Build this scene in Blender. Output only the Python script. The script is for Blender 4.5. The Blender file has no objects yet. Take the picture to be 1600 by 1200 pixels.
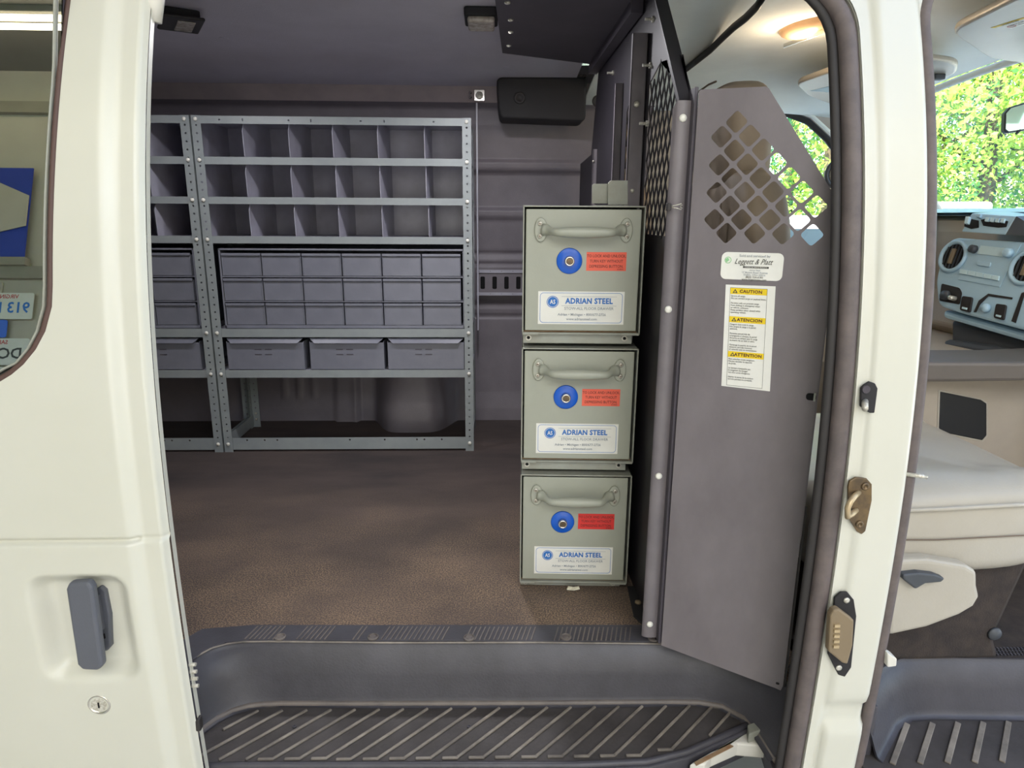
import bpy, bmesh, math, random
import numpy as np
from mathutils import Vector, Matrix
random.seed(7)
rng = random.Random(11)
S = bpy.context.scene
COL = S.collection

# ------------------------------------------------------------------ camera
F = 1050.0
def _n(v): v = np.array(v, float); return v / np.linalg.norm(v)
yc = _n([766 - 800, 600 - 338, -F])
_ny = 600 + ((775 - 800) * (766 - 800) + F * F) / (600 - 338)
dn = _n([775 - 800, -(_ny - 600), -F])
zc = -dn; zc = _n(zc - yc * (zc @ yc)); xc = np.cross(yc, zc)
MC = np.stack([xc, yc, zc], 1)
CAMP = np.array([0, 0, .84])
cam = bpy.data.cameras.new('camera'); camo = bpy.data.objects.new('camera', cam); COL.objects.link(camo)
cam.sensor_width = 36; cam.lens = 36 * F / 1600; cam.clip_start = .02; cam.clip_end = 300
mw = Matrix.Identity(4)
for i in range(3):
    for j in range(3): mw[i][j] = MC.T[i][j]
mw.translation = Vector(CAMP)
camo.matrix_world = mw
S.camera = camo
def ray(x, y): return MC.T @ np.array([x - 800, 600 - y, -F])
def P(x, y, **k):
    d = ray(x, y); (a, v), = k.items(); i = 'XYZ'.index(a); t = (v - CAMP[i]) / d[i]
    return Vector(CAMP + d * t)
def PP(x, y, p, n):
    d = ray(x, y); p = np.array(p, float); n = np.array(n, float)
    return Vector(CAMP + d * (((p - CAMP) @ n) / (d @ n)))

# ------------------------------------------------------------------ world, lights, exposure
S.view_settings.view_transform = 'Standard'; S.view_settings.look = 'None'
S.view_settings.gamma = 1; S.view_settings.use_curve_mapping = False
S.view_settings.exposure = 0.0
W = bpy.data.worlds.new('world'); S.world = W; W.use_nodes = True
wn = W.node_tree.nodes; bg = wn['Background']
sky = wn.new('ShaderNodeTexSky'); sky.sky_type = 'NISHITA'; sky.sun_disc = False
sky.sun_elevation = math.radians(50); sky.sun_rotation = math.radians(215); sky.air_density = 1.2; sky.dust_density = 2.0
W.node_tree.links.new(sky.outputs[0], bg.inputs[0]); bg.inputs[1].default_value = 0.85
sl = bpy.data.lights.new('sun', 'SUN'); sl.energy = 16.5; sl.angle = .01; sl.color = (1, .95, .82)
so = bpy.data.objects.new('sun', sl); COL.objects.link(so)
so.rotation_euler = Vector((.55, .75, -1.05)).to_track_quat('-Z', 'Y').to_euler()
def area(name, loc, aim, sx, sy, power, col):
    l = bpy.data.lights.new(name, 'AREA'); l.shape = 'RECTANGLE'; l.size = sx; l.size_y = sy; l.energy = power; l.color = col
    o = bpy.data.objects.new(name, l); COL.objects.link(o); o.location = loc
    o.rotation_euler = (Vector(aim) - Vector(loc)).to_track_quat('-Z', 'Y').to_euler(); return o
area('garage_tube_light', (-.2, -.8, 2.85), (-.2, .3, 0), 2.6, 1.2, 16, (1, .97, .90))
area('added_front_fill', (.4, -5.6, .95), (.9, 2, .95), 3.4, 3.0, 80, (1, .975, .925))  # frontal fill added behind the camera to brighten the van interior
area('added_bounce_light', (.2, -2.7, 2.88), (.2, -2.7, 0), 4.0, 2.6, 125, (1, .985, .95))  # added light aimed at the ground so it bounces onto the van ceiling

# ------------------------------------------------------------------ materials
def lin(c):
    return tuple(((v / 255) / 12.92 if v / 255 <= .04045 else ((v / 255 + .055) / 1.055) ** 2.4) for v in c) + (1,)
MATS = {}
def mat(name, rgb, rough=.5, metal=0, var=None, vs=8, bump=0, bs=200, spec=.5, emit=None, es=0, stretch=None, trans=0, alpha=1, coat=0, ior=None):
    m = bpy.data.materials.new(name); m.use_nodes = True; nt = m.node_tree; b = nt.nodes['Principled BSDF']
    b.inputs['Base Color'].default_value = lin(rgb); b.inputs['Roughness'].default_value = rough
    b.inputs['Metallic'].default_value = metal; b.inputs['Specular IOR Level'].default_value = spec
    b.inputs['Transmission Weight'].default_value = trans; b.inputs['Coat Weight'].default_value = coat
    b.inputs['Coat Roughness'].default_value = .22
    if ior: b.inputs['IOR'].default_value = ior
    tc = nt.nodes.new('ShaderNodeTexCoord'); mp = nt.nodes.new('ShaderNodeMapping')
    nt.links.new(tc.outputs['Object'], mp.inputs[0])
    if stretch: mp.inputs['Scale'].default_value = stretch
    nz = nt.nodes.new('ShaderNodeTexNoise'); nz.inputs['Scale'].default_value = vs; nz.inputs['Detail'].default_value = 6
    nz.inputs['Roughness'].default_value = .62
    nt.links.new(mp.outputs[0], nz.inputs['Vector'])
    cr = nt.nodes.new('ShaderNodeValToRGB'); nt.links.new(nz.outputs['Fac'], cr.inputs[0])
    v = var if var is not None else tuple(int(c * .95) for c in rgb)
    cr.color_ramp.elements[0].position = .35; cr.color_ramp.elements[1].position = .65
    cr.color_ramp.elements[0].color = lin(v); cr.color_ramp.elements[1].color = lin(rgb)
    nt.links.new(cr.outputs[0], b.inputs['Base Color'])
    if bump:
        n2 = nt.nodes.new('ShaderNodeTexNoise'); n2.inputs['Scale'].default_value = bs; n2.inputs['Detail'].default_value = 3
        nt.links.new(mp.outputs[0], n2.inputs['Vector'])
        bp = nt.nodes.new('ShaderNodeBump'); bp.inputs['Strength'].default_value = bump; bp.inputs['Distance'].default_value = .002
        nt.links.new(n2.outputs['Fac'], bp.inputs['Height']); nt.links.new(bp.outputs[0], b.inputs['Normal'])
    if emit:
        b.inputs['Emission Color'].default_value = lin(emit); b.inputs['Emission Strength'].default_value = es
    MATS[name] = m; return m
M_white = mat('white_paint', (208, 208, 198), .34, coat=.3, var=(204, 204, 192), vs=2)
M_wall = mat('grey_wall_paint', (130, 124, 131), .48, var=(116, 110, 118), vs=5, bump=.25, bs=260)
M_ceilc = mat('grey_roof_paint', (202, 198, 212), .5, var=(192, 188, 202), vs=5, bump=.35, bs=240)
M_cant = mat('taupe_rail_paint', (178, 166, 166), .5, var=(160, 150, 152), vs=6)
M_shelf = mat('grey_shelf_steel', (150, 157, 158), .42, var=(140, 147, 150), vs=12, bump=.08, bs=300, spec=.6)
M_div = mat('grey_divider_steel', (186, 186, 200), .36, var=(166, 164, 178), vs=9, spec=.7)
M_bin = mat('grey_bin_steel', (124, 126, 138), .38, var=(115, 117, 129), vs=14, spec=.6, bump=.1, bs=200)
M_black = mat('black_steel', (80, 75, 84), .45, var=(72, 68, 76), vs=9, spec=.4)
M_bulk = mat('bulkhead_black_steel', (38, 35, 41), .5, var=(32, 29, 35), vs=9)
M_blackm = mat('black_matt', (34, 33, 36), .7)
M_hole = mat('dark_void', (14, 13, 16), .9)
M_wing = mat('grey_brown_steel', (122, 116, 120), .5, var=(108, 102, 106), vs=7, bump=.15, bs=90, spec=.45, stretch=(1, 1, .6))
M_post = mat('post_steel', (118, 112, 116), .4, var=(104, 99, 104), vs=10)
M_box = mat('drawer_grey_green', (165, 168, 155), .38, var=(158, 161, 149), vs=5, bump=.08, bs=250)
M_boxd = mat('drawer_frame_grey', (156, 160, 152), .42, var=(146, 146, 134), vs=18)
M_rust = mat('rusty_edge', (132, 96, 66), .8, var=(150, 128, 100), vs=60)
M_blue = mat('blue_plastic', (24, 96, 205), .3, var=(20, 88, 196))
M_chrome = mat('chrome', (225, 222, 215), .2, 1)
M_zinc = mat('zinc_screw', (222, 220, 212), .35, .35, var=(170, 165, 150), vs=300)
M_rivet = mat('painted_rivet', (238, 237, 228), .35, spec=.8)
M_stw = mat('sticker_white', (236, 236, 230), .5)
M_str = mat('sticker_red', (240, 108, 84), .55, var=(236, 98, 76))
M_str2 = mat('sticker_deep_red', (226, 52, 48), .55)
M_ink = mat('ink_dark', (92, 48, 44), .7)
M_inkb = mat('ink_blue', (48, 116, 196), .6)
M_inkg = mat('ink_grey', (150, 158, 168), .6)
M_inkk = mat('ink_black', (70, 70, 66), .6)
M_inkgr = mat('ink_green', (150, 205, 150), .6)
M_yel = mat('sticker_yellow', (240, 208, 30), .5)
M_seal = mat('weatherstrip_rubber', (104, 94, 92), .6, var=(88, 80, 80), vs=30, bump=.1)
M_sealk = mat('seal_lip_rubber', (44, 41, 41), .6)
M_gask = mat('gasket_brown', (88, 66, 60), .6)
M_step = mat('step_plastic', (76, 75, 82), .45, var=(62, 61, 67), vs=7, bump=.2, bs=220)
M_tray = mat('step_tray_plastic', (76, 72, 72), .6, var=(60, 56, 55), vs=10, bump=.3, bs=180)
M_rib_and_highlight = mat('worn_rib_and_highlight_plastic', (150, 142, 132), .5, var=(104, 98, 92), vs=14)
M_grip = mat('handle_plastic', (92, 95, 105), .5, bump=.15, bs=400)
M_head = mat('headliner_fabric', (236, 242, 238), .9, var=(228, 234, 231), vs=5, bump=.3, bs=300)
M_trimb = mat('beige_trim', (176, 166, 152), .6, var=(166, 156, 143), vs=5)
M_seat = mat('vinyl_seat', (178, 173, 162), .36, var=(170, 164, 152), vs=4, bump=.15, bs=220, spec=.5)
M_seatb = mat('tan_seat_back', (150, 134, 114), .6, var=(130, 115, 98), vs=6)
M_seam = mat('seam_thread', (112, 98, 84), .7)
M_dash = mat('dash_plastic', (178, 210, 230), .35, var=(170, 202, 222), vs=6, spec=.6)  # grey plastic; the bluish reflection is tinted into its colour
M_shelfb = mat('brown_grey_tray', (104, 97, 92), .5)
M_dashd = mat('dash_dark_plastic', (70, 74, 80), .5)
M_lcd = mat('pale_display', (205, 232, 242), .6)
M_carpet = mat('dark_carpet', (62, 54, 50), .95, var=(46, 41, 40), vs=30, bump=.6, bs=300)
M_mirror = mat('mirror_glass', (190, 205, 190), .04, 1)
M_trunk = mat('bark', (98, 84, 66), .9, var=(70, 60, 48), vs=20)
M_bounce_ground = mat('pale_bounce_concrete', (214, 212, 206), .9, var=(200, 198, 192), vs=3)  # concrete ground, lightened to bounce light up into the van
M_gwall = mat('garage_wall_board', (190, 184, 168), .8, var=(180, 172, 156), vs=2)
M_gceil = mat('garage_ceiling_board', (128, 126, 118), .8, var=(118, 114, 106), vs=2)
M_gtrim = mat('garage_wood_beam', (150, 144, 128), .7)
M_gblue = mat('banner_blue', (36, 62, 160), .5)
M_tube = mat('tube_glow', (255, 250, 225), .4, emit=(255, 246, 214), es=9)
M_lamp = mat('lamp_lens', (216, 190, 160), .25, emit=(255, 176, 96), es=.35, var=(206, 170, 140), vs=20)
M_lens = mat('clear_lens', (196, 188, 178), .25, var=(150, 140, 130), vs=60)
M_plate = mat('licence_plate', (214, 214, 202), .4)
M_pred = mat('plate_red', (190, 70, 70), .5)
M_pgr = mat('plate_green', (40, 130, 70), .5)
M_carw = mat('car_white', (236, 240, 244), .25, coat=.5)
M_carg = mat('car_glass', (60, 78, 92), .1, spec=.8)
M_tyre = mat('tyre', (36, 36, 36), .8)
M_plast = mat('white_plastic', (216, 214, 206), .45)
M_bronze = mat('aged_brass_plating', (124, 104, 76), .4, .55, var=(92, 80, 66), vs=50)
M_loop = mat('rubbed_brass', (196, 176, 140), .35, .4)
M_brown = mat('tan_contact_plastic', (132, 116, 92), .55)
M_cable = mat('cable_black', (30, 32, 36), .5)
# leaves
def leafmat(name, a, b):
    m = mat(name, a, .6, var=b, vs=1.3); bs = m.node_tree.nodes['Principled BSDF']
    bs.inputs['Subsurface Weight'].default_value = 0
    nt = m.node_tree; tr = nt.nodes.new('ShaderNodeBsdfTranslucent'); mx = nt.nodes.new('ShaderNodeMixShader'); mx.inputs[0].default_value = .5
    src = bs.inputs['Base Color'].links[0].from_socket
    nt.links.new(src, tr.inputs[0]); nt.links.new(bs.outputs[0], mx.inputs[1]); nt.links.new(tr.outputs[0], mx.inputs[2])
    nt.links.new(mx.outputs[0], nt.nodes['Material Output'].inputs[0]); return m
M_leaf = [leafmat('leaves_yellow_green', (206, 222, 110), (160, 196, 96)), leafmat('leaves_mid_green', (128, 186, 110), (96, 160, 100)),
          leafmat('leaves_blue_green', (104, 166, 128), (76, 138, 108))]
# glass
def glassmat(name, tint, refl):
    m = bpy.data.materials.new(name); m.use_nodes = True; nt = m.node_tree; nt.nodes.clear()
    o = nt.nodes.new('ShaderNodeOutputMaterial'); t = nt.nodes.new('ShaderNodeBsdfTransparent'); t.inputs[0].default_value = tint
    g = nt.nodes.new('ShaderNodeBsdfGlossy'); g.inputs['Roughness'].default_value = .0
    mx = nt.nodes.new('ShaderNodeMixShader'); lw = nt.nodes.new('ShaderNodeFresnel'); lw.inputs[0].default_value = 1.45
    if refl is None: nt.links.new(lw.outputs[0], mx.inputs[0])
    else: mx.inputs[0].default_value = refl
    nt.links.new(t.outputs[0], mx.inputs[1]); nt.links.new(g.outputs[0], mx.inputs[2]); nt.links.new(mx.outputs[0], o.inputs[0]); return m
M_glass = glassmat('window_glass_clear', (.95, .98, .96, 1), .05)
M_privacy = glassmat('window_glass_privacy', (.08, .08, .09, 1), .55)
# floor mat: worn rubber with sandy dirt
def floormat_material():
    m = mat('rubber_mat', (86, 74, 70), .8, var=(60, 53, 53), vs=3.2, bump=.9, bs=330, stretch=(.55, 1.6, 1))
    nt = m.node_tree; b = nt.nodes['Principled BSDF']; src = b.inputs['Base Color'].links[0].from_socket
    tc = [n for n in nt.nodes if n.type == 'TEX_COORD'][0]
    nz = nt.nodes.new('ShaderNodeTexNoise'); nz.inputs['Scale'].default_value = 300; nz.inputs['Detail'].default_value = 2
    n3 = nt.nodes.new('ShaderNodeTexNoise'); n3.inputs['Scale'].default_value = 4.5; n3.inputs['Detail'].default_value = 5
    nt.links.new(tc.outputs['Object'], nz.inputs['Vector']); nt.links.new(tc.outputs['Object'], n3.inputs['Vector'])
    sx = nt.nodes.new('ShaderNodeSeparateXYZ'); nt.links.new(tc.outputs['Object'], sx.inputs[0])
    # dirt settles towards the doorway (world Y 1.2) and fades by the shelves
    mr = nt.nodes.new('ShaderNodeMapRange'); mr.inputs['From Min'].default_value = 2.1; mr.inputs['From Max'].default_value = 1.25
    nt.links.new(sx.outputs['Y'], mr.inputs['Value'])
    r1 = nt.nodes.new('ShaderNodeValToRGB'); r1.color_ramp.elements[0].position = .40; r1.color_ramp.elements[1].position = .68; nt.links.new(n3.outputs['Fac'], r1.inputs[0])
    r2 = nt.nodes.new('ShaderNodeValToRGB'); r2.color_ramp.elements[0].position = .48; r2.color_ramp.elements[1].position = .56; nt.links.new(nz.outputs['Fac'], r2.inputs[0])
    a = nt.nodes.new('ShaderNodeMath'); a.operation = 'MULTIPLY_ADD'; nt.links.new(r2.outputs[0], a.inputs[0]); a.inputs[1].default_value = .75; a.inputs[2].default_value = .18
    c = nt.nodes.new('ShaderNodeMath'); c.operation = 'MULTIPLY'; nt.links.new(a.outputs[0], c.inputs[0]); nt.links.new(mr.outputs[0], c.inputs[1])
    d = nt.nodes.new('ShaderNodeMath'); d.operation = 'MULTIPLY_ADD'; nt.links.new(r1.outputs[0], d.inputs[0]); d.inputs[1].default_value = .6; d.inputs[2].default_value = .4
    e = nt.nodes.new('ShaderNodeMath'); e.operation = 'MULTIPLY'; nt.links.new(c.outputs[0], e.inputs[0]); nt.links.new(d.outputs[0], e.inputs[1])
    mx = nt.nodes.new('ShaderNodeMixRGB'); mx.inputs[2].default_value = lin((168, 142, 114)); nt.links.new(e.outputs[0], mx.inputs[0]); nt.links.new(src, mx.inputs[1])
    nt.links.new(mx.outputs[0], b.inputs['Base Color']); return m
M_floor = floormat_material()

# ------------------------------------------------------------------ object helpers
ROOTLOC = {}
def root_loc(p):
    while p is not None and p.parent is not None: p = p.parent
    return Vector(p.location) if p is not None else Vector((0, 0, 0))
def tag(o, label=None, cat=None, group=None, kind=None):
    if label: o['label'] = label
    if cat: o['category'] = cat
    if group: o['group'] = group
    if kind: o['kind'] = kind
    return o
def thing(name, loc, label, cat, group=None):
    o = bpy.data.objects.new(name, None); COL.objects.link(o); o.location = loc; o.empty_display_size = .05
    return tag(o, label, cat, group)
def link_mesh(me, name, m, parent=None, bevel=0, smooth=False, seg=2):
    o = bpy.data.objects.new(name, me); COL.objects.link(o)
    if m: me.materials.append(m)
    if parent is not None:
        o.parent = parent
    if smooth:
        for p in me.polygons: p.use_smooth = True
    if bevel:
        b = o.modifiers.new('bevel', 'BEVEL'); b.width = bevel; b.segments = seg; b.limit_method = 'ANGLE'; b.angle_limit = math.radians(40)
        if not smooth:
            b.harden_normals = False
    return o
def frame(origin, ux, uy):
    """matrix taking local x,y,z to world with local x along ux, y along uy"""
    ux = Vector(ux).normalized(); uy = Vector(uy); uz = ux.cross(uy).normalized(); uy = uz.cross(ux).normalized()
    m = Matrix(((ux[0], uy[0], uz[0], origin[0]), (ux[1], uy[1], uz[1], origin[1]), (ux[2], uy[2], uz[2], origin[2]), (0, 0, 0, 1)))
    return m
FRONT = lambda o: frame(o, (1, 0, 0), (0, 0, 1))     # local z points to -Y (towards the viewer's side)
class MB:
    def __init__(s, xf=None): s.v = []; s.f = []; s.xf = xf
    def add(s, vs, fs):
        b = len(s.v); s.v += [Vector(v) if s.xf is None else s.xf @ Vector(v) for v in vs]; s.f += [tuple(b + i for i in f) for f in fs]; return s
    def box(s, a, b):
        x0, y0, z0 = (min(a[i], b[i]) for i in range(3)); x1, y1, z1 = (max(a[i], b[i]) for i in range(3))
        return s.add([(x0, y0, z0), (x1, y0, z0), (x1, y1, z0), (x0, y1, z0), (x0, y0, z1), (x1, y0, z1), (x1, y1, z1), (x0, y1, z1)],
                     [(0, 3, 2, 1), (4, 5, 6, 7), (0, 1, 5, 4), (1, 2, 6, 5), (2, 3, 7, 6), (3, 0, 4, 7)])
    def prism(s, pts, depth, axis=(0, 0, 1)):
        """closed polygon of 3D points extruded by vector"""
        n = len(pts); a = Vector(axis) * depth; p = [Vector(q) for q in pts]
        return s.add(p + [q + a for q in p], [tuple(range(n))[::-1], tuple(range(n, 2 * n))] + [(i, (i + 1) % n, n + (i + 1) % n, n + i) for i in range(n)])
    def lathe(s, c, axis, prof, n=16):
        """prof: list of (radius, height along axis)"""
        ax = Vector(axis).normalized(); t = Vector((0, 0, 1)) if abs(ax.z) < .9 else Vector((1, 0, 0)); u = ax.cross(t).normalized(); w = ax.cross(u); c = Vector(c)
        vs = []; fs = []
        for r, h in prof:
            for i in range(n):
                a = 2 * math.pi * i / n; vs.append(c + ax * h + (u * math.cos(a) + w * math.sin(a)) * max(r, 1e-5))
        for k in range(len(prof) - 1):
            for i in range(n): fs.append((k * n + i, k * n + (i + 1) % n, (k + 1) * n + (i + 1) % n, (k + 1) * n + i))
        fs.append(tuple(range(n))[::-1]); fs.append(tuple((len(prof) - 1) * n + i for i in range(n)))
        return s.add(vs, fs)
    def cyl(s, a, b, r, n=10, r2=None):
        a = Vector(a); b = Vector(b); return s.lathe(a, b - a, [(r, 0), (r if r2 is None else r2, (b - a).length)], n)
    def tube(s, path, r, n=10, cap=True, squash=None):
        """sweep a circle (radius or list) along a path; squash=(a,b) scales the two section axes"""
        p = [Vector(q) for q in path]; m = len(p); rs = r if isinstance(r, (list, tuple)) else [r] * m
        vs = []; fs = []; d0 = (p[1] - p[0]).normalized(); t = Vector((0, 0, 1)) if abs(d0.z) < .9 else Vector((0, 1, 0)); u = (t - d0 * t.dot(d0)).normalized()
        for k in range(m):
            d = (p[min(k + 1, m - 1)] - p[max(k - 1, 0)]).normalized(); u = (u - d * u.dot(d)).normalized(); w = d.cross(u)
            qa, qb = squash if squash else (1, 1)
            for i in range(n):
                a = 2 * math.pi * i / n; vs.append(p[k] + (u * math.cos(a) * qa + w * math.sin(a) * qb) * rs[k])
        for k in range(m - 1):
            for i in range(n): fs.append((k * n + i, k * n + (i + 1) % n, (k + 1) * n + (i + 1) % n, (k + 1) * n + i))
        if cap: fs.append(tuple(range(n))[::-1]); fs.append(tuple((m - 1) * n + i for i in range(n)))
        return s.add(vs, fs)
    def grid(s, rows):
        n = len(rows[0]); vs = [v for r in rows for v in r]
        return s.add(vs, [(k * n + i, k * n + i + 1, (k + 1) * n + i + 1, (k + 1) * n + i) for k in range(len(rows) - 1) for i in range(n - 1)])
    def build(s, name, m, parent=None, bevel=0, smooth=False, solid=0, seg=2, auto=False, kind=None, flip=False):
        me = bpy.data.meshes.new(name); off = root_loc(parent) if parent is not None else Vector((0, 0, 0))
        me.from_pydata([v - off for v in s.v], [], s.f); me.update()
        bm = bmesh.new(); bm.from_mesh(me); bmesh.ops.recalc_face_normals(bm, faces=bm.faces)
        if flip:
            bmesh.ops.reverse_faces(bm, faces=bm.faces)
        bm.to_mesh(me); bm.free()
        o = link_mesh(me, name, m, parent, bevel, smooth, seg)
        if solid:
            sm = o.modifiers.new('thickness', 'SOLIDIFY'); sm.thickness = solid; sm.offset = -1; sm.use_rim = False
        if kind: o['kind'] = kind
        return o
def curve_mesh(cu, xf, name, m, parent, kind=None):
    t = bpy.data.objects.new('tmp', cu); COL.objects.link(t); dg = bpy.context.evaluated_depsgraph_get()
    me = bpy.data.meshes.new_from_object(t.evaluated_get(dg), depsgraph=dg); bpy.data.objects.remove(t)
    off = root_loc(parent) if parent is not None else Vector((0, 0, 0))
    me.transform(Matrix.Translation(-off) @ xf); me.materials.clear(); me.name = name
    o = link_mesh(me, name, m, parent)
    if kind: o['kind'] = kind
    return o
def plate(name, outline, holes, th, xf, m, parent=None, bevel=0):
    """flat sheet with true holes; outline and holes are 2D polygons in the frame xf, sheet grows along local -z"""
    cu = bpy.data.curves.new(name, 'CURVE'); cu.dimensions = '2D'; cu.fill_mode = 'BOTH'; cu.extrude = th / 2
    for poly in [outline] + list(holes):
        sp = cu.splines.new('POLY'); sp.points.add(len(poly) - 1); sp.use_cyclic_u = True
        for i, q in enumerate(poly): sp.points[i].co = (q[0], q[1], 0, 1)
    o = curve_mesh(cu, xf @ Matrix.Translation((0, 0, -th / 2)), name, m, parent)
    return o
FONT_BOLD = .0
def text(name, s, size, xf, m, parent, bold=0, align='CENTER', sx=1, lift=.0004, shear=0, space=1):
    cu = bpy.data.curves.new(name, 'FONT'); cu.body = s; cu.size = size; cu.align_x = align; cu.align_y = 'CENTER'; cu.extrude = .0001; cu.offset = bold * size; cu.shear = shear
    cu.resolution_u = 2; cu.space_character = space
    return curve_mesh(cu, xf @ Matrix.Translation((0, 0, lift)) @ Matrix.Diagonal((sx, 1, 1, 1)), name, m, parent)
def rrect(x0, y0, x1, y1, r, n=5):
    out = []
    for cx, cy, a0 in ((x1 - r, y1 - r, 0), (x0 + r, y1 - r, 90), (x0 + r, y0 + r, 180), (x1 - r, y0 + r, 270)):
        for i in range(n + 1):
            a = math.radians(a0 + 90 * i / n); out.append((cx + r * math.cos(a), cy + r * math.sin(a)))
    return out
def rpoly(pts, r, n=3):
    """round polygon corners"""
    out = []; m = len(pts)
    for i in range(m):
        p = Vector(pts[i][:2]); a = (Vector(pts[i - 1][:2]) - p); b = (Vector(pts[(i + 1) % m][:2]) - p)
        rr = min(r, a.length * .45, b.length * .45); pa = p + a.normalized() * rr; pb = p + b.normalized() * rr
        for k in range(n + 1):
            t = k / n; q = pa * (1 - t) ** 2 + p * 2 * t * (1 - t) + pb * t * t; out.append((q.x, q.y))
    return out
def circ(x, y, r, n=10, ry=None): return [(x + r * math.cos(2 * math.pi * i / n), y + (ry or r) * math.sin(2 * math.pi * i / n)) for i in range(n)]
def copy_tree(o, parent=None, d=(0, 0, 0), label=None, group=None):
    c = o.copy(); COL.objects.link(c); c.parent = parent
    if parent is None: c.location = Vector(o.location) + Vector(d)
    if label: c['label'] = label
    if group: c['group'] = group
    for ch in [x for x in bpy.data.objects if x.parent == o]: copy_tree(ch, c)
    return c
def copy_part(o, parent, d):
    c = o.copy(); COL.objects.link(c); c.parent = parent; c.location = Vector(o.location) + Vector(d)
    for ch in [x for x in bpy.data.objects if x.parent == o]:
        g = ch.copy(); COL.objects.link(g); g.parent = c
    return c
def ss(a, b, x):
    t = min(1, max(0, (x - a) / (b - a))); return t * t * (3 - 2 * t)

# body side profile: how far the outer skin stands from the camera at each height (tumblehome)
_pz = [-.35, -.07, .17, .31, .45, .60, .74, .873, 1.01, 1.15, 1.26]
_py = [.985, .966, .952, .950, .953, .962, .976, 1.003, 1.043, 1.092, 1.14]
_pc = np.polyfit(_pz, _py, 5)
def prof(z): return float(np.polyval(_pc, z))
GZ = -.62   # ground

# ------------------------------------------------------------------ ground, garage, outside
def gridplane(name, x0, x1, y0, y1, z, m, th=.02, **k):
    o = MB().box((x0, y0, z - th), (x1, y1, z)).build(name, m, **k); tag(o, kind='structure'); return o
gridplane('ground', -8, 45, -8, 60, GZ, M_bounce_ground, .05)
gw = MB().box((-8, -2.0, GZ), (-1.75, -1.8, 3.0)).build('wall_garage', M_gwall); tag(gw, kind='structure')
gridplane('ceiling_garage', -8, 1.3, -6.0, 3.0, 3.02, M_gceil, .12)
gw2 = MB().box((-8.1, -2.0, GZ), (-7.9, 3.3, 3.0)).build('wall_garage_end', M_gwall); tag(gw2, kind='structure')
for z in (2.62, 1.62):
    b = MB().box((-7.8, -1.8, z), (-1.8, -1.77, z + .07)).build('trim_1' if z > 2 else 'trim_2', M_gtrim); tag(b, kind='structure')
gw3 = MB().box((-8, -6.2, GZ), (7, -6.0, 3.0)).build('wall_added_back', M_gwall); tag(gw3, kind='structure')  # unseen wall added to keep sky light out behind the camera
gw4 = MB().box((2.3, -6.2, GZ), (2.5, .3, 3.0)).build('wall_added_side', M_gwall); tag(gw4, kind='structure')  # unseen wall added to shield the pillar from sky light
# vertical board joints on the garage wall as laid panels
for k in range(4):
    o = MB().box((-7.0 + k * 1.22, -1.8, GZ + .1), (-7.6 + k * 1.22 + 1.2, -1.788, 1.60)).build('panel', M_gwall, gw, bevel=.003)
# tube light fixtures
for i, (x, y) in enumerate(((-2.6, -1.26), (-.1, -1.26))):
    f = thing('tube_light_fixture', (x, y, 2.86), 'twin tube light fixture on garage ceiling reflected in the van window' if i == 0 else 'twin tube light fixture on garage ceiling further forward', 'light')
    MB().box((x - 1.1, y - .06, 2.86), (x + 1.1, y + .03, 2.9)).build('housing', M_gceil, f, bevel=.004)
    for dy in (.020, -.048):
        MB().cyl((x - 1.08, y + dy, 2.83), (x + 1.08, y + dy, 2.83), .016, 12).build('tube', M_tube, f, smooth=True)
# blue banner with white diamond panel, plates on the wall
bn = thing('wall_banner', (-2.9, -1.79, 2.0), 'blue banner with pale pointed centre on the garage wall, reflected in van window', 'banner')
MB().box((-3.35, -1.77, 1.74), (-2.62, -1.76, 2.27)).build('blue_field', M_gblue, bn)
MB().prism([(-3.5, -1.755, 2.1), (-3.0, -1.755, 2.27), (-2.62, -1.755, 2.10), (-2.62, -1.755, 1.92), (-3.0, -1.755, 1.82), (-3.5, -1.755, 1.80)], .006, (0, 1, 0)).build('pale_centre', M_gwall, bn)
bd = MB().box((-2.9, -1.79, 1.69), (-2.60, -1.745, 1.735)).build('board_strip', M_gtrim); tag(bd, 'narrow wooden board under the blue banner', 'board')
def lplate(x, z, w, h, top, main, c, cm, label):
    t = thing('licence_plate', (x, -1.775, z), label, 'licence plate', 'licence plates on the garage wall')
    fr = frame((x, -1.775, z), (-1, 0, 0), (0, 0, 1))  # faces +Y
    plate('plate', rrect(-w / 2, -h / 2, w / 2, h / 2, .012), [], .003, fr, cm, t)
    text('state_name', top, .032, fr @ Matrix.Translation((0, h / 2 - .022, 0)), M_pred, t, .02)
    text('number', main, .085, fr @ Matrix.Translation((0, -.012, 0)), c, t, .02)
    return t
lplate(-2.70, 1.46, .30, .15, 'VIRGINIA', '913 KX', M_inkb, M_plate, 'white licence plate ending in 13 highest on garage wall')
lplate(-2.78, 1.33, .20, .10, '', '', M_inkb, M_blue, 'small blue licence plate below the white one')
lplate(-2.70, 1.20, .30, .15, 'SALE', 'DC 41', M_inkk, M_plate, 'white licence plate with red mark second from bottom')
lplate(-2.74, 1.04, .30, .15, '', 'JR 7', M_inkk, M_plate, 'white licence plate lowest on the garage wall')
gr = MB().box((-20, 9.5, GZ), (60, 58, GZ + .03)).build('ground_grass', M_leaf[1]); tag(gr, kind='structure')
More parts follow.
